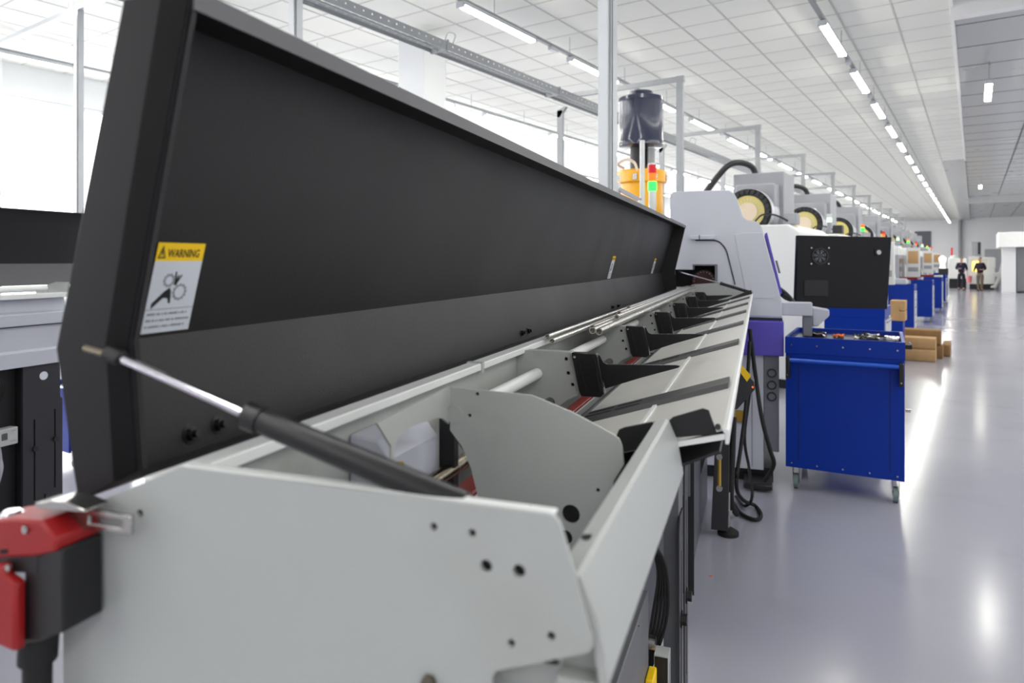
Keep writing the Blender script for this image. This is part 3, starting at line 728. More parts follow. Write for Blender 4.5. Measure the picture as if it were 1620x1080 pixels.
for (x, z, r, a_, b_, m_), lb in zip(bars, bl):
    t = T('steel_bar', lb, 'bar', (x, a_, z), FF, 'steel bars on the feeder')
    part(t, 'shaft', MB().ring((x, a_, z), (x, b_, z), r, r*.72, 18), m_)
    part(t, 'bore', MB().cyl((x, a_+.01, z), (x, b_-.01, z), r*.7, 12), 'steel_dark')

# ------------------------------------------------------------------ power cables by the feeder
def fl(pts, s): return [FF.at(*p, y=ss_) if len(p) == 2 else p for p, ss_ in zip(pts, s)]
pts = [FF.at(1186, 520, y=4.9), FF.at(1196, 600, y=4.9), FF.at(1205, 660, y=4.8), FF.at(1218, 710, y=4.75), FF.at(1224, 735, y=4.8), FF.at(1210, 760, y=5.0)]
single('power_cable', MB().tube([Vector(p) for p in pts], .014, 10), 'rubber', 'black cable hanging from the tray corner to the lathe base', 'cable', FF)
pts = [FF.at(1186, 540, y=4.7), FF.at(1180, 640, y=4.6), FF.at(1173, 700, y=4.5), FF.at(1165, 765, y=4.4), FF.at(1175, 790, y=4.5)]
pts = [Vector(p) for p in pts]+[Vector(FF.at(1195, 800, z=.015)), Vector(FF.at(1204, 815, z=.015)), Vector(FF.at(1195, 822, z=.015)), Vector(FF.at(1172, 812, z=.015)), Vector(FF.at(1160, 795, z=.02))]
single('power_cable', MB().tube(pts, .012, 10), 'rubber', 'black cable dropping to a loop on the floor beside the round foot', 'cable', FF)
pts = [Vector(FF.at(1188, 610, y=4.9)), Vector(FF.at(1178, 690, y=4.8)), Vector(FF.at(1185, 740, y=4.8)), Vector(FF.at(1190, 785, y=4.6)), Vector(FF.at(1178, 800, z=.02)), Vector(FF.at(1164, 785, z=.02))]
single('power_cable', MB().tube(pts, .010, 10), 'rubber', 'dark grey cable curving down behind the black one to the floor', 'cable', FF)
pts = [Vector(FF.at(1160, 660, y=4.25)), Vector(FF.at(1158, 720, y=4.25)), Vector(FF.at(1156, 790, y=4.25)), Vector(FF.at(1165, 812, z=.03))]
single('power_cable', MB().tube(pts, .02, 10), 'rubber', 'thick black hose running down against the feeder leg', 'cable', FF)

# ------------------------------------------------------------------ lathe at the end of the feeder
LT = T('lathe', 'pale lavender lathe at the far end of the bar feeder, rounded hood', 'lathe', (-.4, 6.3, 0), FF)
prof = [(-.625, 1.19), (-.625, 2.09), (-.60, 2.115), (-.24, 2.115), (-.20, 2.11), (-.165, 2.085), (-.145, 2.045), (-.125, 1.965), (-.105, 1.915), (-.075, 1.893), (-.03, 1.885), (.0, 1.872), (.022, 1.84), (.05, 1.73), (.10, 1.53), (.155, 1.31), (.155, 1.19)]
hol = [(-.60, 1.40), (-.292, 1.40), (-.288, 1.405), (-.288, 1.55), (-.300, 1.565), (-.452, 1.565), (-.457, 1.56), (-.457, 1.532), (-.60, 1.532)]
prof_front = prof
hood = part(LT, 'end_panel', MB().plate(prof_front, [hol], XZ, -5.36, -5.22), 'lathe', .006, label='pale lavender end panel')
part(LT, 'hood', MB().plate(prof, (), XZ, -7.5, -5.3605), 'lathe', .01)
part(LT, 'window_frame', MB().plate(rrect(-.30, -.282, 1.395, 1.572, .006), (), XZ, -5.222, -5.208).plate([(-.46, 1.563), (-.285, 1.563), (-.285, 1.573), (-.46, 1.573)], (), XZ, -5.222, -5.208), 'lathe_gray', .001)
part(LT, 'spindle_recess', MB().box(-.605, -.285, 5.352, 5.359, 1.39, 1.57), 'hole')
ch = part(LT, 'chuck', MB().cyl((-.385, 5.35, 1.445), (-.385, 5.30, 1.445), .085, 32), 'chuck', label='dark red spindle disc')
for k in range(20):
    a_ = 2*PI*k/20; part(LT, 'chuck_bolt', MB().cyl((-.385+.07*math.cos(a_), 5.30, 1.445+.07*math.sin(a_)), (-.385+.07*math.cos(a_), 5.294, 1.445+.07*math.sin(a_)), .0045, 6), 'steel', parent=ch)
pts = [FF.at(*p, y=5.216) for p in [(1100, 380), (1122, 380), (1134, 381), (1142, 386), (1149, 396), (1153, 410), (1163, 450)]]
part(LT, 'door_seal', MB().tube(pts, .0045, 8), 'black')
part(LT, 'door_ledge', MB().box(-.475, -.30, 5.19, 5.225, 1.755, 1.785), 'lathe', .004)
part(LT, 'ledge_gap', MB().box(-.412, -.407, 5.187, 5.226, 1.753, 1.787), 'black')
a = [FF.at(*p, y=5.2) for p in ((1160, 380), (1180, 465), (1232, 470), (1206, 370))]
part(LT, 'front_fairing', MB().plate([(-.165, 1.79), (-.10, 1.80), (.03, 1.80), (.153, 1.315), (.153, 1.2), (-.075, 1.2), (-.085, 1.36)], (), XZ, -5.2205, -5.214), 'lathe', .003)
part(LT, 'vent_panel', MB().plate(rrect(-.05, .10, 1.33, 1.45, .005), (), XZ, -5.2145, -5.211), 'lathe', .001)
part(LT, 'operator_door', MB().plate([(.045, 1.80), (.06, 1.81), (.165, 1.36), (.15, 1.34)], (), XZ, -6.6, -5.45), 'purple')
part(LT, 'door_handle', MB().plate([(.125, 1.60), (.14, 1.60), (.165, 1.50), (.15, 1.50)], (), XZ, -5.9, -5.8), 'lathe_gray')
part(LT, 'ledge', MB().box(-.62, .16, 5.24, 7.4, 1.165, 1.19), 'dark')
part(LT, 'coolant_box', MB().box(-.7, .168, 5.16, 6.2, .925, 1.17), 'purple', .006, label='purple box under the hood')
part(LT, 'lower_cabinet', MB().box(-1.0, .034, 5.20, 7.4, .10, .925), 'lathe_low', .006)
gc = part(LT, 'gauge_column', MB().box(.037, .137, 5.20, 5.8, .24, .925), 'lathe_gray', .003)
for px, py in ((1221, 590), (1221, 609), (1221, 627)):
    p = FF.at(px, py, y=5.2)
    part(LT, 'round_gauge', MB().ring((p[0], 5.2, p[2]), (p[0], 5.185, p[2]), .032, .024, 24), 'black', parent=gc)
    part(LT, 'gauge_face', MB().cyl((p[0], 5.2, p[2]), (p[0], 5.192, p[2]), .0235, 20), 'lathe_gray', parent=gc)
part(LT, 'base_plinth', MB().box(-.95, 0.10, 5.27, 7.3, 0, .10), 'black')
part(LT, 'drip_pan', MB().box(-.10, .09, 5.0, 5.25, .02, .06), 'black', .01)
part(LT, 'brass_socket', MB().box(-.16, -.09, 5.17, 5.20, .42+.02, .50+.02), 'brass', .003)
part(LT, 'seam', MB().box(-.045, -.042, 5.197, 5.2, .12, .9), 'lathe_gray')
am = part(LT, 'support_arm', MB().box(-.03, .36, 5.28, 5.40, 1.205, 1.30), 'lathe_low', .006, label='pale grey arm carrying the control box')
part(LT, 'arm_end', MB().plate([(.358, 1.268), (.475, 1.250), (.475, 1.205), (.40, 1.13), (.365, 1.125)], (), XZ, -5.46, -5.34), 'lathe_low', .008, parent=am)
part(LT, 'arm_neck', MB().box(.30, .36, 5.3, 5.4, 1.06, 1.21), 'lathe_gray', .004, parent=am)
for k in range(3):
    part(LT, 'hose', MB().tube([(.14, 5.5, 1.40-.02*k), (.19, 5.45, 1.36-.02*k), (.225+.01*k, 5.43, 1.32-.01*k), (.24, 5.42, 1.28)], .012, 8), 'black')
part(LT, 'rear_body', MB().box(-1.6, -.62, 5.45, 7.3, .05, 1.895), 'lathe_low', .01)
# signal tower, coolant pole
tp = FF.at(1032, 300, y=5.6); tx = tp[0]
tw = part(LT, 'signal_tower', MB().cyl((tx, 5.6, 1.895), (tx, 5.6, tp[2]-.01), .030, 18), 'vmc', label='white tube of the signal tower')
zt_ = tp[2]
part(LT, 'green_lens', MB().cyl((tx, 5.6, zt_-.01), (tx, 5.6, zt_+.065), .035, 18), 'green_on', parent=tw)
part(LT, 'amber_lens', MB().cyl((tx, 5.6, zt_+.066), (tx, 5.6, zt_+.132), .034, 18), 'orange', parent=tw)
part(LT, 'red_lens', MB().cyl((tx, 5.6, zt_+.133), (tx, 5.6, zt_+.20), .034, 18), 'redlamp', parent=tw)
part(LT, 'lens_cap', MB().cyl((tx, 5.6, zt_+.20), (tx, 5.6, zt_+.215), .035, 18), 'vmc', parent=tw)
pp = FF.at(1016, 222, y=5.55); part(LT, 'riser_pipe', MB().cyl((pp[0], 5.55, 1.97), (pp[0], 5.55, pp[2]), .020, 14), 'vmc')
a1 = FF.at(975, 297, y=5.5); a2 = FF.at(1013, 317, y=5.4)
bb = part(LT, 'work_arm', MB().cyl(a1, a2, .018, 12), 'vmc_gray'); part(LT, 'arm_joint', MB().lathe([(.035, -.05), (.04, 0), (.035, .04)], a1, n=16), 'vmc', parent=bb)
part(LT, 'arm_joint', MB().cyl((a2[0], a2[1], 1.97), a2, .022, 12), 'vmc', parent=bb)

# oil mist collector standing behind the lathe
mc = FW.at(1014, 200, y=5.95); cx, cy = mc[0], 5.95
sc_ = 5.95/5.6
def mz(py): return FW.at(1014, py, y=5.95)[2]
MC = T('mist_collector', 'dark blue oil mist collector drum on a yellow ring body', 'mist collector', (cx, cy, 1.9))
R_ = .205
part(MC, 'drum', MB().lathe([(R_-.02, mz(234)-.0), (R_+.005, mz(232)), (R_+.005, mz(224)), (R_, mz(222)), (R_, mz(164)), (R_+.006, mz(162)), (R_, mz(156)), (R_-.06, mz(152))], (cx, cy, 0), n=40), 'navy', sharp=30)
part(MC, 'top_cap', MB().lathe([(.105, mz(156)), (.105, mz(150)), (.112, mz(148)), (.112, mz(146)), (.09, mz(145))], (cx, cy, 0), n=32), 'navy')
part(MC, 'neck', MB().lathe([(.082, mz(275)), (.082, mz(232))], (cx-.02, cy, 0), n=24), 'dark')
part(MC, 'side_pipe', MB().cyl((cx+.10, cy, mz(262)), (cx+.10, cy, mz(236)), .035, 16), 'galv')
part(MC, 'yellow_ring', MB().lathe([(.215, mz(292)), (.235, mz(290)), (.235, mz(274)), (.215, mz(271))], (cx-.0, cy, 0), n=40), 'mist_yellow')
part(MC, 'yellow_body', MB().lathe([(.205, 1.955), (.205, mz(290))], (cx, cy, 0), n=36), 'mist_yellow')
for k in range(8):
    a_ = 2*PI*k/8+.2; part(MC, 'clamp', MB().box(cx+.225*math.cos(a_)-.02, cx+.225*math.cos(a_)+.02, cy+.225*math.sin(a_)-.02, cy+.225*math.sin(a_)+.02, mz(288), mz(279)), 'steel')
part(MC, 'hose', MB().tube([(cx-.10, cy-.15, mz(268)), (cx-.14, cy-.2, mz(262)), (cx-.05, cy-.22, mz(256)), (cx+.03, cy-.22, mz(262)), (cx+.06, cy-.22, mz(275))], .012, 8), 'cream')
part(MC, 'support', MB().box(cx-.3, cx+.3, cy-.25, cy+.35, 1.9, 1.955), 'dark')

# ------------------------------------------------------------------ control box (seen from behind) on the arm
u_, d_ = None, 5.55
FMON = Frame(0.0)
MN = T('control_box', 'black control box with small fan, back turned, on the lathe arm', 'control box', (2.68, 5.55, 1.2), FMON)
def mm(px, py, d=5.5): return ((px-810)/1080*d, 1.6-(py-412)/1080*d)
out = [mm(1262, 372), (mm(1411, 375)), mm(1404, 489), mm(1258, 486)]
part(MN, 'casing', MB().plate(out, (), XZ, -5.545, -5.5), 'box_black', .006)
ox = (out[0][0]+out[1][0])/2; oz = (out[0][1]+out[2][1])/2
part(MN, 'inner_case', MB().box(ox-.22, ox+.3, 5.545, 5.75, oz-.22, oz+.22), 'box_black', .01)
fxm, fzm = mm(1297, 405)
fan = part(MN, 'fan_guard', MB().ring((fxm, 5.5, fzm), (fxm, 5.492, fzm), .066, .058, 28).ring((fxm, 5.5, fzm), (fxm, 5.492, fzm), .042, .037, 24).ring((fxm, 5.5, fzm), (fxm, 5.492, fzm), .022, .001, 20), 'dark')
for k in range(7):
    a_ = 2*PI*k/7
    part(MN, 'fan_blade', MB().plate([(fxm+.012*math.cos(a_), fzm+.012*math.sin(a_)), (fxm+.05*math.cos(a_), fzm+.05*math.sin(a_)), (fxm+.05*math.cos(a_+.5), fzm+.05*math.sin(a_+.5)), (fxm+.014*math.cos(a_+.6), fzm+.014*math.sin(a_+.6))], (), XZ, -5.4995, -5.495), 'darkgray', parent=fan)
for dx, dz in ((-.07, .066), (.07, .066), (-.072, -.062), (.068, -.062)):
    part(MN, 'fan_screw', MB().cyl((fxm+dx, 5.5, fzm+dz), (fxm+dx, 5.492, fzm+dz), .007, 10), 'steel', parent=fan)
kx, kz = mm(1389, 399)
part(MN, 'round_lock', MB().cyl((kx, 5.5, kz), (kx, 5.485, kz), .018, 20), 'steel', label='bright round lock')
part(MN, 'lock_ring', MB().ring((kx, 5.5, kz), (kx, 5.49, kz), .027, .019, 24), 'dark')
q0, q1 = mm(1272, 443), mm(1310, 468)
part(MN, 'rating_plate', MB().box(q0[0], q1[0], 5.494, 5.5, q1[1], q0[1]), 'ink', .001)
part(MN, 'bracket', MB().box(mm(1285, 490)[0], mm(1312, 490)[0], 5.55, 5.75, mm(1, 495)[1], mm(1, 484)[1]), 'dark')

# ------------------------------------------------------------------ tool carts
def cart(label, frame, x0, x1, y0, y1, zb, zt, first=False, group='blue tool carts', contents=True, drawers=True):
    t = T('tool_cart', label, 'cart', ((x0+x1)/2, (y0+y1)/2, 0), frame, group)
    # back panel facing the camera
    part(t, 'back_panel', MB().box(x0, x1, y0, y0+.02, zb, zt-.10), 'blue', .002)
    part(t, 'body', MB().box(x0+.008, x1-.012, y0+.021, y1-.02, zb+.01, zt-.12), 'blue', .002)
    # open top tray
    part(t, 'top_tray', MB().plate([(x0-.004, y0-.004), (x1+.004, y0-.004), (x1+.004, y1), (x0-.004, y1)], [[(x0+.018, y0+.018), (x1-.018, y0+.018), (x1-.018, y1-.02), (x0+.018, y1-.02)]], Matrix(), zt-.115, zt), 'blue', .002)
    part(t, 'steel_liner', MB().box(x0+.018, x1-.018, y0+.018, y1-.02, zt-.07, zt-.03), 'steel', label='shiny lined cart top')
    if drawers:
        hgt = (zt-.14-zb-.02)/5
        for k in range(5):
            d = part(t, 'drawer', MB().box(x1-.012, x1+.010, y0+.03, y1-.03, zb+.02+hgt*k+.004, zb+.02+hgt*(k+1)-.004), 'drawer', .002)
            part(t, 'drawer_handle', MB().box(x1+.010, x1+.022, y0+.08, y1-.08, zb+.02+hgt*(k+1)-.03, zb+.02+hgt*(k+1)-.018), 'steel', parent=d)
    for cx_, cy_ in ((x0+.06, y0+.09), (x1-.05, y0+.09), (x0+.06, y1-.09), (x1-.05, y1-.09)):
        r_ = zb*.31
        c_ = part(t, 'caster', MB().cyl((cx_-.014, cy_, r_), (cx_+.014, cy_, r_), r_, 20), 'caster')
        part(t, 'hub', MB().cyl((cx_-.017, cy_, r_), (cx_+.017, cy_, r_), r_*.5, 14), 'steel', parent=c_)
        part(t, 'fork', MB().plate([(cy_-.035, zb), (cy_+.035, zb), (cy_+.015, r_*.8), (cy_-.01, r_*.8)], (), YZ, cx_-.022, cx_-.018).plate([(cy_-.035, zb), (cy_+.035, zb), (cy_+.015, r_*.8), (cy_-.01, r_*.8)], (), YZ, cx_+.018, cx_+.022).box(cx_-.022, cx_+.022, cy_-.035, cy_+.035, zb-.006, zb), 'steel', parent=c_)
    if first:
        hz = zt-.155; 
        hd = part(t, 'push_handle', MB().cyl((x0+.02, y0-.055, hz), (x1-.02, y0-.055, hz), .014, 16), 'blue_bright', label='blue push bar')
        for xx in (x0+.02, x1-.02):
            part(t, 'handle_bracket', MB().box(xx-.013, xx+.013, y0-.072, y0, hz-.125, hz+.022), 'black', .004, parent=hd)
            part(t, 'bracket_screw', MB().cyl((xx, y0-.072, hz-.10), (xx, y0-.075, hz-.10), .005, 8), 'steel', parent=hd)
        for k in range(5):
            xx = x0+.04+(x1-x0-.08)*k/4
            part(t, 'rivet', MB().cyl((xx, y0-.004, zt-.055), (xx, y0-.008, zt-.055), .006, 10), 'steel')
            part(t, 'rivet', MB().cyl((xx, y0, zb+.03), (xx, y0-.004, zb+.03), .006, 10), 'steel')
        for xx in (x0+.082, x1-.085):
            part(t, 'panel_groove', MB().box(xx, xx+.004, y0-.0015, y0, zb+.05, zt-.19), 'trouser')
        sh = part(t, 'side_handle', MB().box(x1, x1+.055, y1-.35, y1-.32, zt-.09, zt-.06).box(x1+.04, x1+.055, y1-.35, y1-.12, zt-.09, zt-.06), 'black', .004)
        part(t, 'key', MB().box(x1+.010, x1+.04, y0+.2, y0+.215, .58, .60), 'steel')
        # foil and small parts lying in the tray
    return t
C1 = cart('big blue tool cart with push bar, in front of the control box', FC, -.594, .127, 5.10, 5.86, .165, 1.07, True, drawers=False)
# things in the tray of the first cart
random.seed(5)
for k, (xx, yy, m_, lb) in enumerate(((-.45, 5.6, 'paper', 'crumpled clear foil at the left of the blue cart top'), (-.28, 5.5, 'orange_bit', 'small orange rag on the blue cart top'), (-.1, 5.6, 'steel', 'shiny metal part in the middle of the blue cart top'), (.04, 5.5, 'paper', 'clear foil sheet at the right of the blue cart top'))):
    mb = MB(); n = 7; w_, h_ = (.16, .2) if m_ != 'orange_bit' else (.07, .06)
    g = [[Vector((xx+w_*(i/(n-1)-.5), yy+h_*(j/(n-1)-.5), 1.041+random.random()*.028)) for i in range(n)] for j in range(n)]
    mb.add([p for r in g for p in r], [(j*n+i, j*n+i+1, (j+1)*n+i+1, (j+1)*n+i) for j in range(n-1) for i in range(n-1)])
    o = single('foil_sheet' if m_ != 'orange_bit' else 'rag', mb, m_ if m_ != 'paper' else 'chrome', lb, 'foil' if m_ != 'orange_bit' else 'rag', FC)
    so = o.modifiers.new('t', 'SOLIDIFY'); so.thickness = .002
cart('blue tool cart standing right behind the black control box', FW, -1.40, -.80, 8.35, 9.0, .14, 1.09)
def cart_px(px, y, lb, w_=.48):
    x = FW.at(px, 500, y=y)[0]; cart(lb, FW, x-w_, x, y, y+.75, .14, 1.09)
cart_px(1446, 16.6, 'blue tool cart with white edge beside the wooden blocks')
cart_px(1475, 20.6, 'second blue cart beyond the wooden blocks, red box on top')
cart_px(1490, 24.6, 'third blue cart beyond the wooden blocks')
cart_px(1499, 33.0, 'farthest small blue cart near the walking people')
cart_px(1496, 29.0, 'fourth blue cart beyond the wooden blocks, cluttered top')
p = FW.at(106, 712, z=.16)
cart('blue cart glimpsed behind the left feeder leg', FW, p[0]-.55, p[0]+.03, p[1], p[1]+.5, .14, .62)
# things on the far carts
def onbox(px, y, w_, d_, h_, z0, m_, name, lb, cat, frame=FW):
    x = FW.at(px, 450, y=y)[0]
    return single(name, MB().box(x-w_/2, x+w_/2, y+.1, y+.1+d_, z0, z0+h_), m_, lb, cat, bevel=.005)
onbox(1437, 20.7, .4, .3, .07, 1.091, 'redpaint', 'red_box', 'red box lying on the second blue cart beyond the blocks', 'box')
onbox(1462, 24.7, .5, .3, .07, 1.091, 'redpaint', 'red_tray', 'dull red tray on the third blue cart', 'tray')
onbox(1484, 24.7, .22, .3, .05, 1.091, 'vmc', 'paper_stack', 'white papers on the third blue cart', 'paper')
onbox(1492, 29.2, .3, .4, .22, 1.091, 'dark', 'dark_case', 'dark case on the cluttered cart near the people', 'case')
onbox(1420, 16.7, .3, .3, .12, 1.091, 'paper', 'parts_bin', 'pale parts bin on the cart beside the wooden blocks', 'bin')
# kraft box on a low white cabinet right of the control box
p = FW.at(1404, 500, y=12.0)
single('side_cabinet', MB().box(p[0]-.10, p[0]+.015, 12.0, 12.5, 0, .72), 'vmc', 'narrow white cabinet edge behind the control box', 'cabinet', bevel=.01)
p0_ = FW.at(1410, 507, y=12.05); p1_ = FW.at(1432, 480, y=12.05)
p0_ = (p[0]+.03, 0, 0)
cb = T('crate', 'pale wooden crate stacked behind the right edge of the control box', 'crate', (p0_[0], 12.2, .67))
part(cb, 'side', MB().box(p0_[0], p0_[0]+.13, 12.05, 12.4, .67, .98), 'wood', .004)
part(cb, 'slat', MB().box(p0_[0]+.13, p1_[0], 12.04, 12.4, .83, .98), 'wood', .006); part(cb, 'slat', MB().box(p0_[0]+.13, p1_[0], 12.04, 12.4, .67, .82), 'wood', .006)
single('crate_stand', MB().box(p0_[0]+.0, p1_[0]-.03, 12.06, 12.4, 0, .669), 'blue', 'low blue stand under the pale wooden crate', 'stand')
# wooden blocks on the floor
def block(x0, x1, y0, y1, z0, z1, m_, lb):
    mb = MB(); L_ = 5
    prof_ = rrect(y0, y1, z0, z1, .02, 2)
    single('wood_block', MB().plate(prof_, (), YZ, x0, x1), m_, lb, 'wood block', group='wooden blocks on the floor', bevel=.006)
block(-.96, -.50, 12.6, 12.95, 0, .19, 'wood', 'front wooden block lying lowest in the stack on the floor')
block(-.98, -.50, 12.62, 12.95, .195, .37, 'wood', 'wooden block resting on the front lowest one')
block(-1.15, -.42, 13.1, 13.4, 0, .22, 'wood_dark', 'dark wooden block lying behind the stack')
block(-1.15, -.45, 13.08, 13.42, .225, .46, 'wood_dark', 'top dark wooden block at the back of the stack')
block(-.44, -.33, 13.45, 14.2, 0, .2, 'wood_dark', 'wooden block standing endwise right of the stack')

# ------------------------------------------------------------------ machining centres in the row
def vmc(k):
    t = T('machining_center', 'white machining centre with round tool magazine, %s in the row' % ORD[k], 'machine', (-2.5, 9.0, 0), FW, 'machining centres in a row')
    y0 = 8.9
    part(t, 'enclosure', MB().plate([(-3.5, .12), (-3.5, 2.05), (-1.9, 2.05), (-1.78, 1.95), (-1.62, 1.0), (-1.62, .12)], (), XZ, -(y0+2.3), -y0), 'vmc', .02)
    part(t, 'plinth', MB().box(-3.4, -1.7, y0+.1, y0+2.2, 0, .12), 'black')
    part(t, 'column', MB().box(-2.79, -2.12, y0+.75, y0+1.4, 2.05, 2.80), 'vmc_gray', .01)
    part(t, 'spindle_head', MB().box(-2.68, -2.17, y0+.45, y0+.75, 2.3, 2.62), 'vmc_gray', .02)
    part(t, 'column_cover', MB().box(-2.72, -2.22, y0+.735, y0+.75, 2.1, 2.66), 'vmc_gray', .005)
    cx_, cz_ = -2.47, 2.24
    mg = part(t, 'tool_magazine', MB().lathe([(.29, 0), (.31, .015), (.31, .14), (.29, .155), (.29, .17), (.31, .185), (.31, .42), (.28, .43)], (cx_, y0+.3, cz_), 'Y', 36), 'drum', label='bright round drum')
    part(t, 'black_ring', MB().ring((cx_, y0+.3, cz_), (cx_, y0+.285, cz_), .305, .215, 36), 'black', parent=mg)
    part(t, 'yellow_disc', MB().cyl((cx_, y0+.3, cz_), (cx_, y0+.288, cz_), .215, 32), 'cream_yellow', parent=mg)
    part(t, 'center_disc', MB().cyl((cx_, y0+.29, cz_), (cx_, y0+.275, cz_), .125, 28), 'cream', parent=mg)
    n = 24 if k < 2 else 12
    for i in range(n):
        a_ = 2*PI*i/n; c_, s_2 = math.cos(a_), math.sin(a_)
        part(t, 'tool_pocket', MB().cyl((cx_+.262*c_, y0+.287, cz_+.262*s_2), (cx_+.262*c_, y0+.26, cz_+.262*s_2), .026, 10), 'dark', parent=mg)
        if k < 2: part(t, 'pocket_mark', MB().cyl((cx_+.145*c_, y0+.287, cz_+.145*s_2), (cx_+.178*c_, y0+.287, cz_+.178*s_2), .005, 6), 'paper', parent=mg)
    part(t, 'magazine_bracket', MB().box(-2.3, -2.0, y0+.45, y0+.6, 2.05, 2.08), 'dark')
    part(t, 'hose', MB().tube([(-3.45, y0+.55, 2.1), (-3.12, y0+.5, 2.52), (-2.9, y0+.55, 2.82), (-2.78, y0+.6, 2.93), (-2.66, y0+.7, 2.95), (-2.56, y0+.85, 2.90), (-2.52, y0+.9, 2.78)], .042, 12), 'dark')
    # front: sliding doors with panes, pendant panel
    wf = part(t, 'door', MB().box(-1.70, -1.58, y0+.15, y0+1.05, .85, 1.75), 'vmc_gray', .01)
    part(t, 'window_pane', MB().box(-1.585, -1.57, y0+.25, y0+.95, 1.0, 1.65), 'glass', parent=wf)
    wf = part(t, 'door', MB().box(-1.70, -1.58, y0+1.08, y0+1.95, .85, 1.75), 'vmc_gray', .01)
    part(t, 'window_pane', MB().box(-1.585, -1.57, y0+1.18, y0+1.85, 1.0, 1.65), 'glass', parent=wf)
    if k % 2:
        pn = part(t, 'pendant_panel', MB().box(-1.55, -1.22, y0+1.9, y0+2.05, 1.15, 1.95), 'vmc', .01, label='white pendant control panel')
        part(t, 'panel_screen', MB().box(-1.50, -1.26, y0+1.892, y0+1.9, 1.52, 1.86), 'kraft' if k > 1 else 'paper', parent=pn)
        part(t, 'panel_keys', MB().box(-1.50, -1.26, y0+1.892, y0+1.9, 1.30, 1.42), 'vmc_gray', parent=pn)
        part(t, 'pendant_arm', MB().box(-1.65, -1.5, y0+1.93, y0+2.02, 1.95, 2.03), 'vmc_gray', parent=pn)
    tw = part(t, 'signal_tower', MB().cyl((-1.75, y0+1.95, 2.0), (-1.75, y0+1.95, 2.16), .03, 12), 'vmc_gray')
    part(t, 'green_lens', MB().cyl((-1.75, y0+1.95, 2.16), (-1.75, y0+1.95, 2.22), .034, 12), ('green_pale', 'green_on', 'orange')[k % 3], parent=tw)
    part(t, 'amber_lens', MB().cyl((-1.75, y0+1.95, 2.221), (-1.75, y0+1.95, 2.28), .032, 12), ('vmc', 'orange', 'redlamp')[k % 3], parent=tw)
    part(t, 'roof_box', MB().box(-2.0, -1.85, y0+.2, y0+.42, 2.06, 2.2), 'dark' if k == 1 else 'vmc_gray', .01)
    part(t, 'roof_cable', MB().tube([(-2.35, y0+.1, 2.07), (-2.25, y0+.12, 2.18), (-2.1, y0+.15, 2.18), (-1.95, y0+.2, 2.1)], .012, 8), 'dark')
    part(t, 'rear_panel', MB().box(-3.3, -2.9, y0+1.2, y0+2.2, 2.05, 2.45), 'vmc_gray', .01)
    t.location = FW.w((-2.5, 9.0+3.6*k, 0))
    return t
for k in range(9): vmc(k)

# ------------------------------------------------------------------ second bar feeder at the left
B = T('bar_feeder', 'second bar feeder at far left, partly hidden by the open lid', 'bar feeder', (-4.4, 1.8, 0), FF)
X2 = -4.2; E2 = 3.19
part(B, 'side_body', MB().plate([(X2-.5, .955), (X2+.02, .955), (X2+.02, 1.045), (X2, 1.055), (X2, 1.195), (X2+.012, 1.205), (X2+.012, 1.275), (X2-.03, 1.285), (X2-.05, 1.36), (X2-.05, 1.365), (X2-.5, 1.365)], (), XZ, -E2, .8), 'lathe_low', .003)
part(B, 'top_rim', MB().box(X2-.07, X2+.01, -.8, E2, 1.366, 1.395), 'white_edge', .003)
part(B, 'groove', MB().box(X2+.0, X2+.014, -.8, E2+.001, 1.198, 1.204), 'black')
part(B, 'inner_rail', MB().cyl((X2-.15, -.8, 1.42), (X2-.15, E2-.05, 1.42), .02, 12), 'white_edge')
part(B, 'red_channel', MB().box(X2-.28, X2-.2, -.8, 2.85, 1.40, 1.425), 'redpaint')
part(B, 'end_rib', MB().plate([(X2-.3, 1.37), (X2-.3, 1.41), (X2-.12, 1.46), (X2, 1.46), (X2+.01, 1.37)], (), XZ, -E2, -(E2-.01)), 'paint')
L2 = part(B, 'lid', MB().sweep([(X2-.31, 1.932), (X2-.41, 1.579)], -.8, 3.78, .003), 'lid')
part(B, 'lower_face', MB().sweep([(X2-.41, 1.579), (X2-.36, 1.434)], -.8, 3.78, .003), 'lid_gray', parent=L2)
part(B, 'top_flange', MB().sweep([(X2-.22, 1.930), (X2-.31, 1.932)], -.8, 3.79, .003), 'dark', parent=L2)
leg = part(B, 'leg', MB().plate([(2.89, 0.02), (3.14, .02), (3.14, .72), (3.125, .73), (3.125, .953), (2.89, .953)], [[(2.955, .12), (2.965, .12), (2.965, .62), (2.955, .62)], [(3.085, .16), (3.095, .16), (3.095, .66), (3.085, .66)], [(3.02, .03), (3.03, .03), (3.03, .14), (3.02, .14)]], YZ, X2-.02, X2), 'dark')
part(B, 'leg_backing', MB().box(X2-.3, X2-.022, 2.89, 3.12, .0, .953), 'black')
for yy, zz in ((2.96, .44), (3.09, .47), (3.025, .06)): part(B, 'adjusting_bolt', MB().cyl((X2, yy, zz), (X2+.015, yy, zz), .018, 6), 'black', parent=leg)
p = FF.at(69, 594, x=X2); part(B, 'round_sticker', MB().cyl((X2, p[1], p[2]), (X2+.002, p[1], p[2]), .026, 20), 'paper', parent=leg)
part(B, 'dark_panel', MB().box(X2-.3, X2-.06, -.6, 2.885, .05, .95), 'black')
wb = part(B, 'junction_box', MB().box(X2-.1, X2+.0, 2.66, 2.86, .50, .60), 'paint', .003, label='white box with a barcode label')
mb = MB()
for k in range(7): mb.box(X2+.0005, X2+.001, 2.765+.005*k, 2.768+.005*k, .535, .575)
part(B, 'barcode', mb, 'ink', parent=wb, kind='stuff')
part(B, 'label_print', MB().box(X2+.0005, X2+.001, 2.82, 2.85, .58, .584).box(X2+.0005, X2+.001, 2.815, 2.85, .52, .524), 'ink_gray', parent=wb)
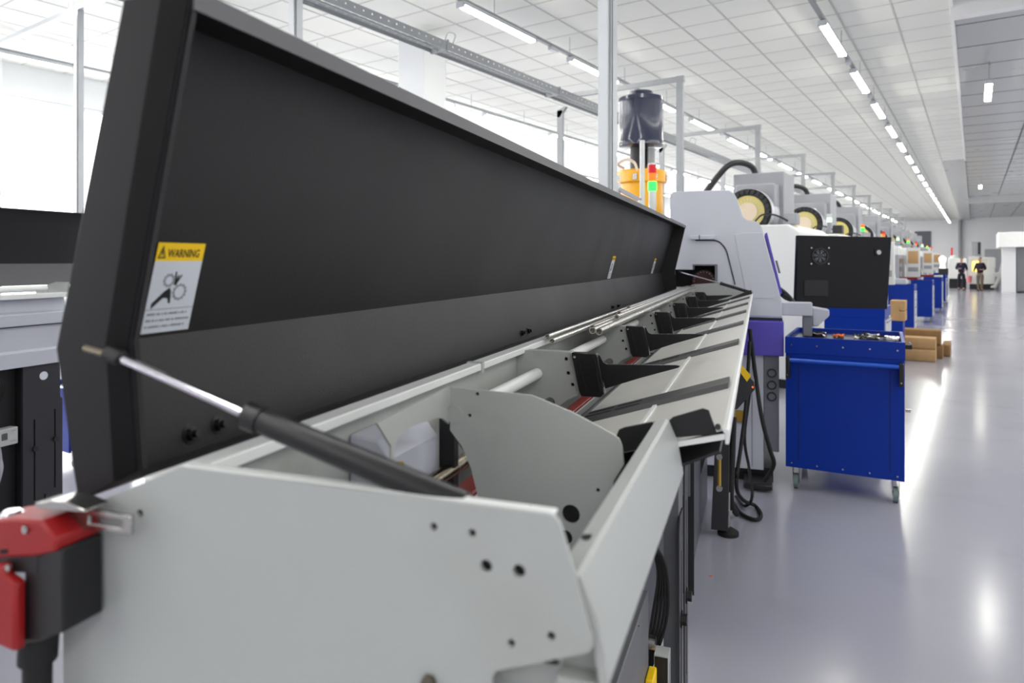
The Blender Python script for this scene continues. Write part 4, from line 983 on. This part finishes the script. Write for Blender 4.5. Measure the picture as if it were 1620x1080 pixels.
part(B, 'cable', MB().tube([(X2-.02, 2.76, .50), (X2-.02, 2.77, .42), (X2, 2.76, .36), (X2-.02, 2.73, .2), (X2-.04, 2.72, 0.02)], .012, 8), 'vmc_gray')
for k in range(3): part(B, 'cable', MB().tube([(X2-.05, 2.70, .94), (X2-.03, 2.77+.012*k, .88), (X2-.04, 2.78+.01*k, .78), (X2-.05, 2.75, .62)], .005, 8), 'rubber')

# ------------------------------------------------------------------ far end: machines, people, wall details
def E(px, py, y): return FW.at(px, py, y=y)
# white horizontal machine with a yellow lit window
Y0 = 46.0
def q(px, py, y=Y0): p = E(px, py, y); return (p[0], p[2])
M1 = T('milling_machine', 'white machine with lit yellow window at the end of the aisle', 'machine', (E(1560, 450, Y0)[0], Y0+1, 0))
xa, xb_ = q(1532, 405)[0], q(1574, 405)[0]
part(M1, 'body', MB().plate([(xa, .30), (xb_, .30), (xb_, 1.75), (xa+.2, 1.85), (xa, 1.75)], [[(xa+.15, .95), (xa+1.15, .95), (xa+1.15, 1.65), (xa+.15, 1.65)]], XZ, -(Y0+.15), -Y0), 'vmc', .01)
part(M1, 'rear_body', MB().box(xa, xb_, Y0+.16, Y0+1.8, .3, 1.8), 'vmc')
part(M1, 'lit_window', MB().box(xa+.2, xa+.55, Y0+.10, Y0+.12, 1.0, 1.55), 'warmlight')
part(M1, 'plinth', MB().box(xa+.05, xb_-.05, Y0+.1, Y0+1.7, 0, .30), 'black')
part(M1, 'head', MB().box(q(1537, 1)[0], q(1552, 1)[0], Y0+.3, Y0+1.0, 1.80, q(1545, 382)[1]), 'vmc_gray', .02)
part(M1, 'head_side', MB().box(q(1547, 1)[0], q(1551, 1)[0], Y0+.25, Y0+.3, 1.95, q(1549, 383)[1]), 'dark')
part(M1, 'control_panel', MB().box(q(1563, 1)[0], q(1575, 1)[0], Y0-.3, Y0-.1, 1.2, 1.75), 'white_edge', .02)
part(M1, 'pink_bucket', MB().lathe([(.10, .35), (.13, .75)], (xa+.05, Y0-.35, .0), n=16), 'pink')
cv = [q(1588, 414), q(1584, 430), (q(1572, 433)), q(1576, 447), q(1566, 451), q(1568, 454), q(1578, 454), q(1584, 436), q(1592, 420)]
M2 = T('chip_conveyor', 'white angled chip conveyor beside the pillar at the aisle end', 'conveyor', (q(1578, 1)[0], Y0, 0))
part(M2, 'casing', MB().plate([q(1584, 413), q(1580, 430), q(1570, 432), q(1573, 437), q(1578, 437), q(1573, 450), q(1567, 452), q(1567, 454.5), q(1575, 454.5), q(1584, 436), q(1588, 420), q(1588, 413)], (), XZ, -(Y0-.3), -(Y0-.8)), 'vmc', .01)
part(M2, 'support', MB().box(q(1574, 1)[0], q(1580, 1)[0], Y0-.2, Y0+.2, 0, 1.0), 'vmc_gray')
Y1 = 47.0
M3 = T('milling_machine', 'white machine with black base left of the walking people', 'machine', (E(1515, 450, Y1)[0], Y1+1, 0))
a = E(1500, 1, Y1)[0]; b = E(1530, 1, Y1)[0]
part(M3, 'body', MB().box(a, b, Y1, Y1+1.8, .55, 1.75), 'vmc', .03); part(M3, 'plinth', MB().box(a+.05, b-.05, Y1+.1, Y1+1.7, 0, .55), 'black')
part(M3, 'roof_light', MB().lathe([(.2, 1.75), (.2, 1.85), (.05, 1.9)], (E(1509, 1, Y1)[0], Y1+.3, 0), n=14), 'vmc')
part(M3, 'red_mark', MB().box(E(1504, 1, Y1)[0], E(1507, 1, Y1)[0], Y1+.5, Y1+.55, 1.9, 2.35), 'redlamp')
a = E(1608, 393, 42.2); 
CB = T('locker', 'tall dark grey metal locker at the right edge of the picture', 'locker', (a[0]+.6, 42.4, 0))
part(CB, 'carcass', MB().box(a[0], a[0]+1.3, 42.0, 42.6, 0.06, 2.4), 'cabinet_gray', .01); part(CB, 'door', MB().box(a[0]+.03, a[0]+.62, 41.97, 42.0, .12, 2.35), 'cabinet_gray', .005); part(CB, 'door', MB().box(a[0]+.66, a[0]+1.27, 41.97, 42.0, .12, 2.35), 'cabinet_gray', .005)
part(CB, 'plinth', MB().box(a[0]+.02, a[0]+1.28, 42.03, 42.6, 0, .06), 'black')
# grey panel, board and pipe on the end wall
a = E(1447, 366, YE-.06); b = E(1473, 391, YE-.06)
single('wall_board', MB().box(a[0], b[0], YE-.06, YE-.002, b[2], a[2]), 'vmc_dark', 'dark grey rectangular board on the end wall', 'board')
a = E(1519, 350, YE-.2)
single('wall_pipe', MB().cyl((a[0], YE-.2, 0), (a[0], YE-.2, ZC), .12, 14), 'vmc_gray', 'grey vertical pipe on the end wall above the people', 'pipe')
a = E(1558, 394, YE-3)[0]; b = E(1584, 394, YE-3)[0]
single('partition', MB().box(a, b, YE-3, YE-2.9, 0, E(1560, 394, YE-3)[2]), 'vmc_gray', 'pale grey partition panel left of the pillar at the aisle end', 'partition')
p = E(1491, 412, 30)
wl = T('work_light', 'bright white work light glowing above the farthest carts', 'lamp', (p[0], 30, 0))
part(wl, 'pole', MB().cyl((p[0], 30, 0), (p[0], 30, 1.35), .03, 10), 'vmc_gray'); part(wl, 'base', MB().lathe([(.2, 0), (.18, .03), (.03, .06)], (p[0], 30, 0), n=16), 'dark')
part(wl, 'lamp_head', MB().lathe([(.05, -.40), (.1, -.30), (.07, -.1), (.12, .02), (.12, .12), (.04, .2)], (p[0], 30, 1.58), n=18), 'worklight')
# floor litter
p = FF.at(1123, 912, z=0); single('scrap', MB().plate([(p[0], p[1]), (p[0]+.012, p[1]+.004), (p[0]+.010, p[1]+.016), (p[0]-.004, p[1]+.012)], (), Matrix(), 0.0005, .003), 'orange_bit', 'tiny orange scrap on the floor right of the feeder legs', 'scrap', FF)

# people -------------------------------------------------------------
def skin(name, V, Ed, R, mat, parent, sub=1):
    me = bpy.data.meshes.new(name); me.from_pydata([tuple(v) for v in V], Ed, []); me.update()
    o = bpy.data.objects.new(name, me); C.objects.link(o)
    m = o.modifiers.new('skin', 'SKIN')
    if not me.skin_vertices: bpy.context.view_layer.update()
    for i, r in enumerate(R): me.skin_vertices[0].data[i].radius = (r, r) if not isinstance(r, tuple) else r
    me.skin_vertices[0].data[0].use_root = True
    m.use_smooth_shade = True
    s = o.modifiers.new('sub', 'SUBSURF'); s.levels = sub; s.render_levels = sub
    dg = bpy.context.evaluated_depsgraph_get(); dg.update()
    nm = bpy.data.meshes.new_from_object(o.evaluated_get(dg)); nm.name = name
    bpy.data.objects.remove(o); nm.materials.clear(); nm.materials.append(MATS[mat]); nm.shade_smooth()
    k = bpy.data.objects.new(name, nm); C.objects.link(k); k.parent = parent
    return k
def person(label, x, y, face, shirt, trous, stride, armpose):
    t = T('person', label, 'person', (x, y, 0)); t.rotation_euler = (0, 0, face)
    # local: facing -y; heights for 1.76 m
    V, Ed, R = [], [], []
    def v(p, r, link=None):
        V.append(Vector(p)); R.append(r); i = len(V)-1
        if link is not None: Ed.append((link, i))
        return i
    pel = v((0, 0, .95), (.11, .085)); bel = v((0, 0, 1.08), (.11, .085), pel); chs = v((0, 0, 1.30), (.17, .11), bel); nb = v((0, .0, 1.46), (.07, .06), chs)
    nk = v((0, -.01, 1.52), .052, nb); hd1 = v((0, -.02, 1.60), (.072, .085), nk); hd2 = v((0, -.015, 1.70), (.075, .09), hd1); v((0, -.005, 1.755), (.05, .06), hd2)
    v((0, -.115, 1.63), .012, hd1)
    legs = {}; arms = {}
    for s in (-1, 1):
        st = stride*s
        hp = v((s*.09, 0, .88), .075, pel); kn = v((s*.10, -.10*st-.02, .49), .055, hp); an = v((s*.10, -.16*st+.03, .10), .042, kn); 
        v((s*.10, -.16*st-.10, .04), .018, an); legs[s] = (hp, kn, an)
        sh = v((s*.17, 0, 1.42), .062, chs)
        el, wr, hn = armpose[s]
        e = v((s*el[0], el[1], el[2]), .043, sh); w_ = v((s*wr[0], wr[1], wr[2]), .030, e); h = v((s*hn[0], hn[1], hn[2]), (.035, .02), w_)
        arms[s] = (sh, e, w_)
        d = (Vector(V[h])-Vector(V[w_])).normalized(); side = d.cross(Vector((0, 0, 1)))
        if side.length < .3: side = Vector((0, 1, 0))
        side.normalize()
        for k, l_ in enumerate((.065, .075, .07, .055)):
            b = V[h]+side*(.024-.016*k); f1 = v(b+d*l_*.55, .008, h); v(b+d*l_+Vector((0, 0, -.012)), .007, f1)
        f1 = v(V[w_]+d*.03+side*.04, .010, w_); v(V[w_]+d*.065+side*.055, .008, f1)
    body = skin('body', V, Ed, R, 'skin', t)
    # jacket
    jv = [V[pel]+Vector((0, 0, -.05)), V[bel], V[chs], V[nb]]; jr = [(.175, .15), (.165, .14), (.195, .13), (.085, .075)]; je = [(0, 1), (1, 2), (2, 3)]
    for s in (-1, 1):
        a_, b_, c_ = arms[s]; n_ = len(jv)
        jv += [V[a_], V[b_], V[c_]-(V[c_]-V[b_])*.1]; jr += [.08, .06, .048]; je += [(2, n_), (n_, n_+1), (n_+1, n_+2)]
    skin('jacket', jv, je, jr, shirt, t)
    tv = [Vector((0, 0, 1.02)), Vector((0, 0, .90))]; tr = [(.16, .14), (.16, .14)]; te = [(0, 1)]
    for s in (-1, 1):
        a_, b_, c_ = legs[s]; n_ = len(tv)
        tv += [V[a_], V[b_], V[c_]-(V[c_]-V[b_])*.05]; tr += [.105, .08, .068]; te += [(1, n_), (n_, n_+1), (n_+1, n_+2)]
    skin('trousers', tv, te, tr, trous, t)
    for s in (-1, 1):
        c_ = V[legs[s][2]]
        skin('shoe', [c_+Vector((0, .04, -.05)), c_+Vector((0, -.06, -.06)), c_+Vector((0, -.17, -.065))], [(0, 1), (1, 2)], [.068, .06, .05], 'shoe', t)
    skin('hair', [Vector((0, .03, 1.66)), Vector((0, .03, 1.72)), Vector((0, -.02, 1.765))], [(0, 1), (1, 2)], [(.075, .06), (.082, .075), (.07, .07)], 'hair', t)
    for s in (-1, 1): 
        mb = MB().lathe([(.004, -.004), (.009, 0), (.004, .004)], (s*.028, -.098, 1.655), 'Y', 8); o = mesh_obj('eye', mb, 'ink'); o.parent = t
    o = mesh_obj('mouth', MB().box(-.022, .022, -.103, -.098, 1.585, 1.592), 'redpaint'); o.parent = t
    return t
bent = {-1: ((.24, .02, 1.16), (.12, -.22, 1.16), (.05, -.28, 1.18)), 1: ((.25, .03, 1.15), (.20, -.20, 1.08), (.13, -.27, 1.08))}
mixd = {-1: ((.25, .0, 1.14), (.22, -.22, 1.05), (.15, -.28, 1.03)), 1: ((.25, .03, 1.15), (.20, -.20, 1.12), (.1, -.26, 1.13))}
person('person in dark navy clothes walking, hands raised in front', -.564, 44.0, .1, 'navy_cloth', 'trouser', .7, bent)
person('person in dark jacket and khaki trousers beside the machine', .26, 43.6, -.35, 'plum_cloth', 'khaki_cloth', .35, mixd)
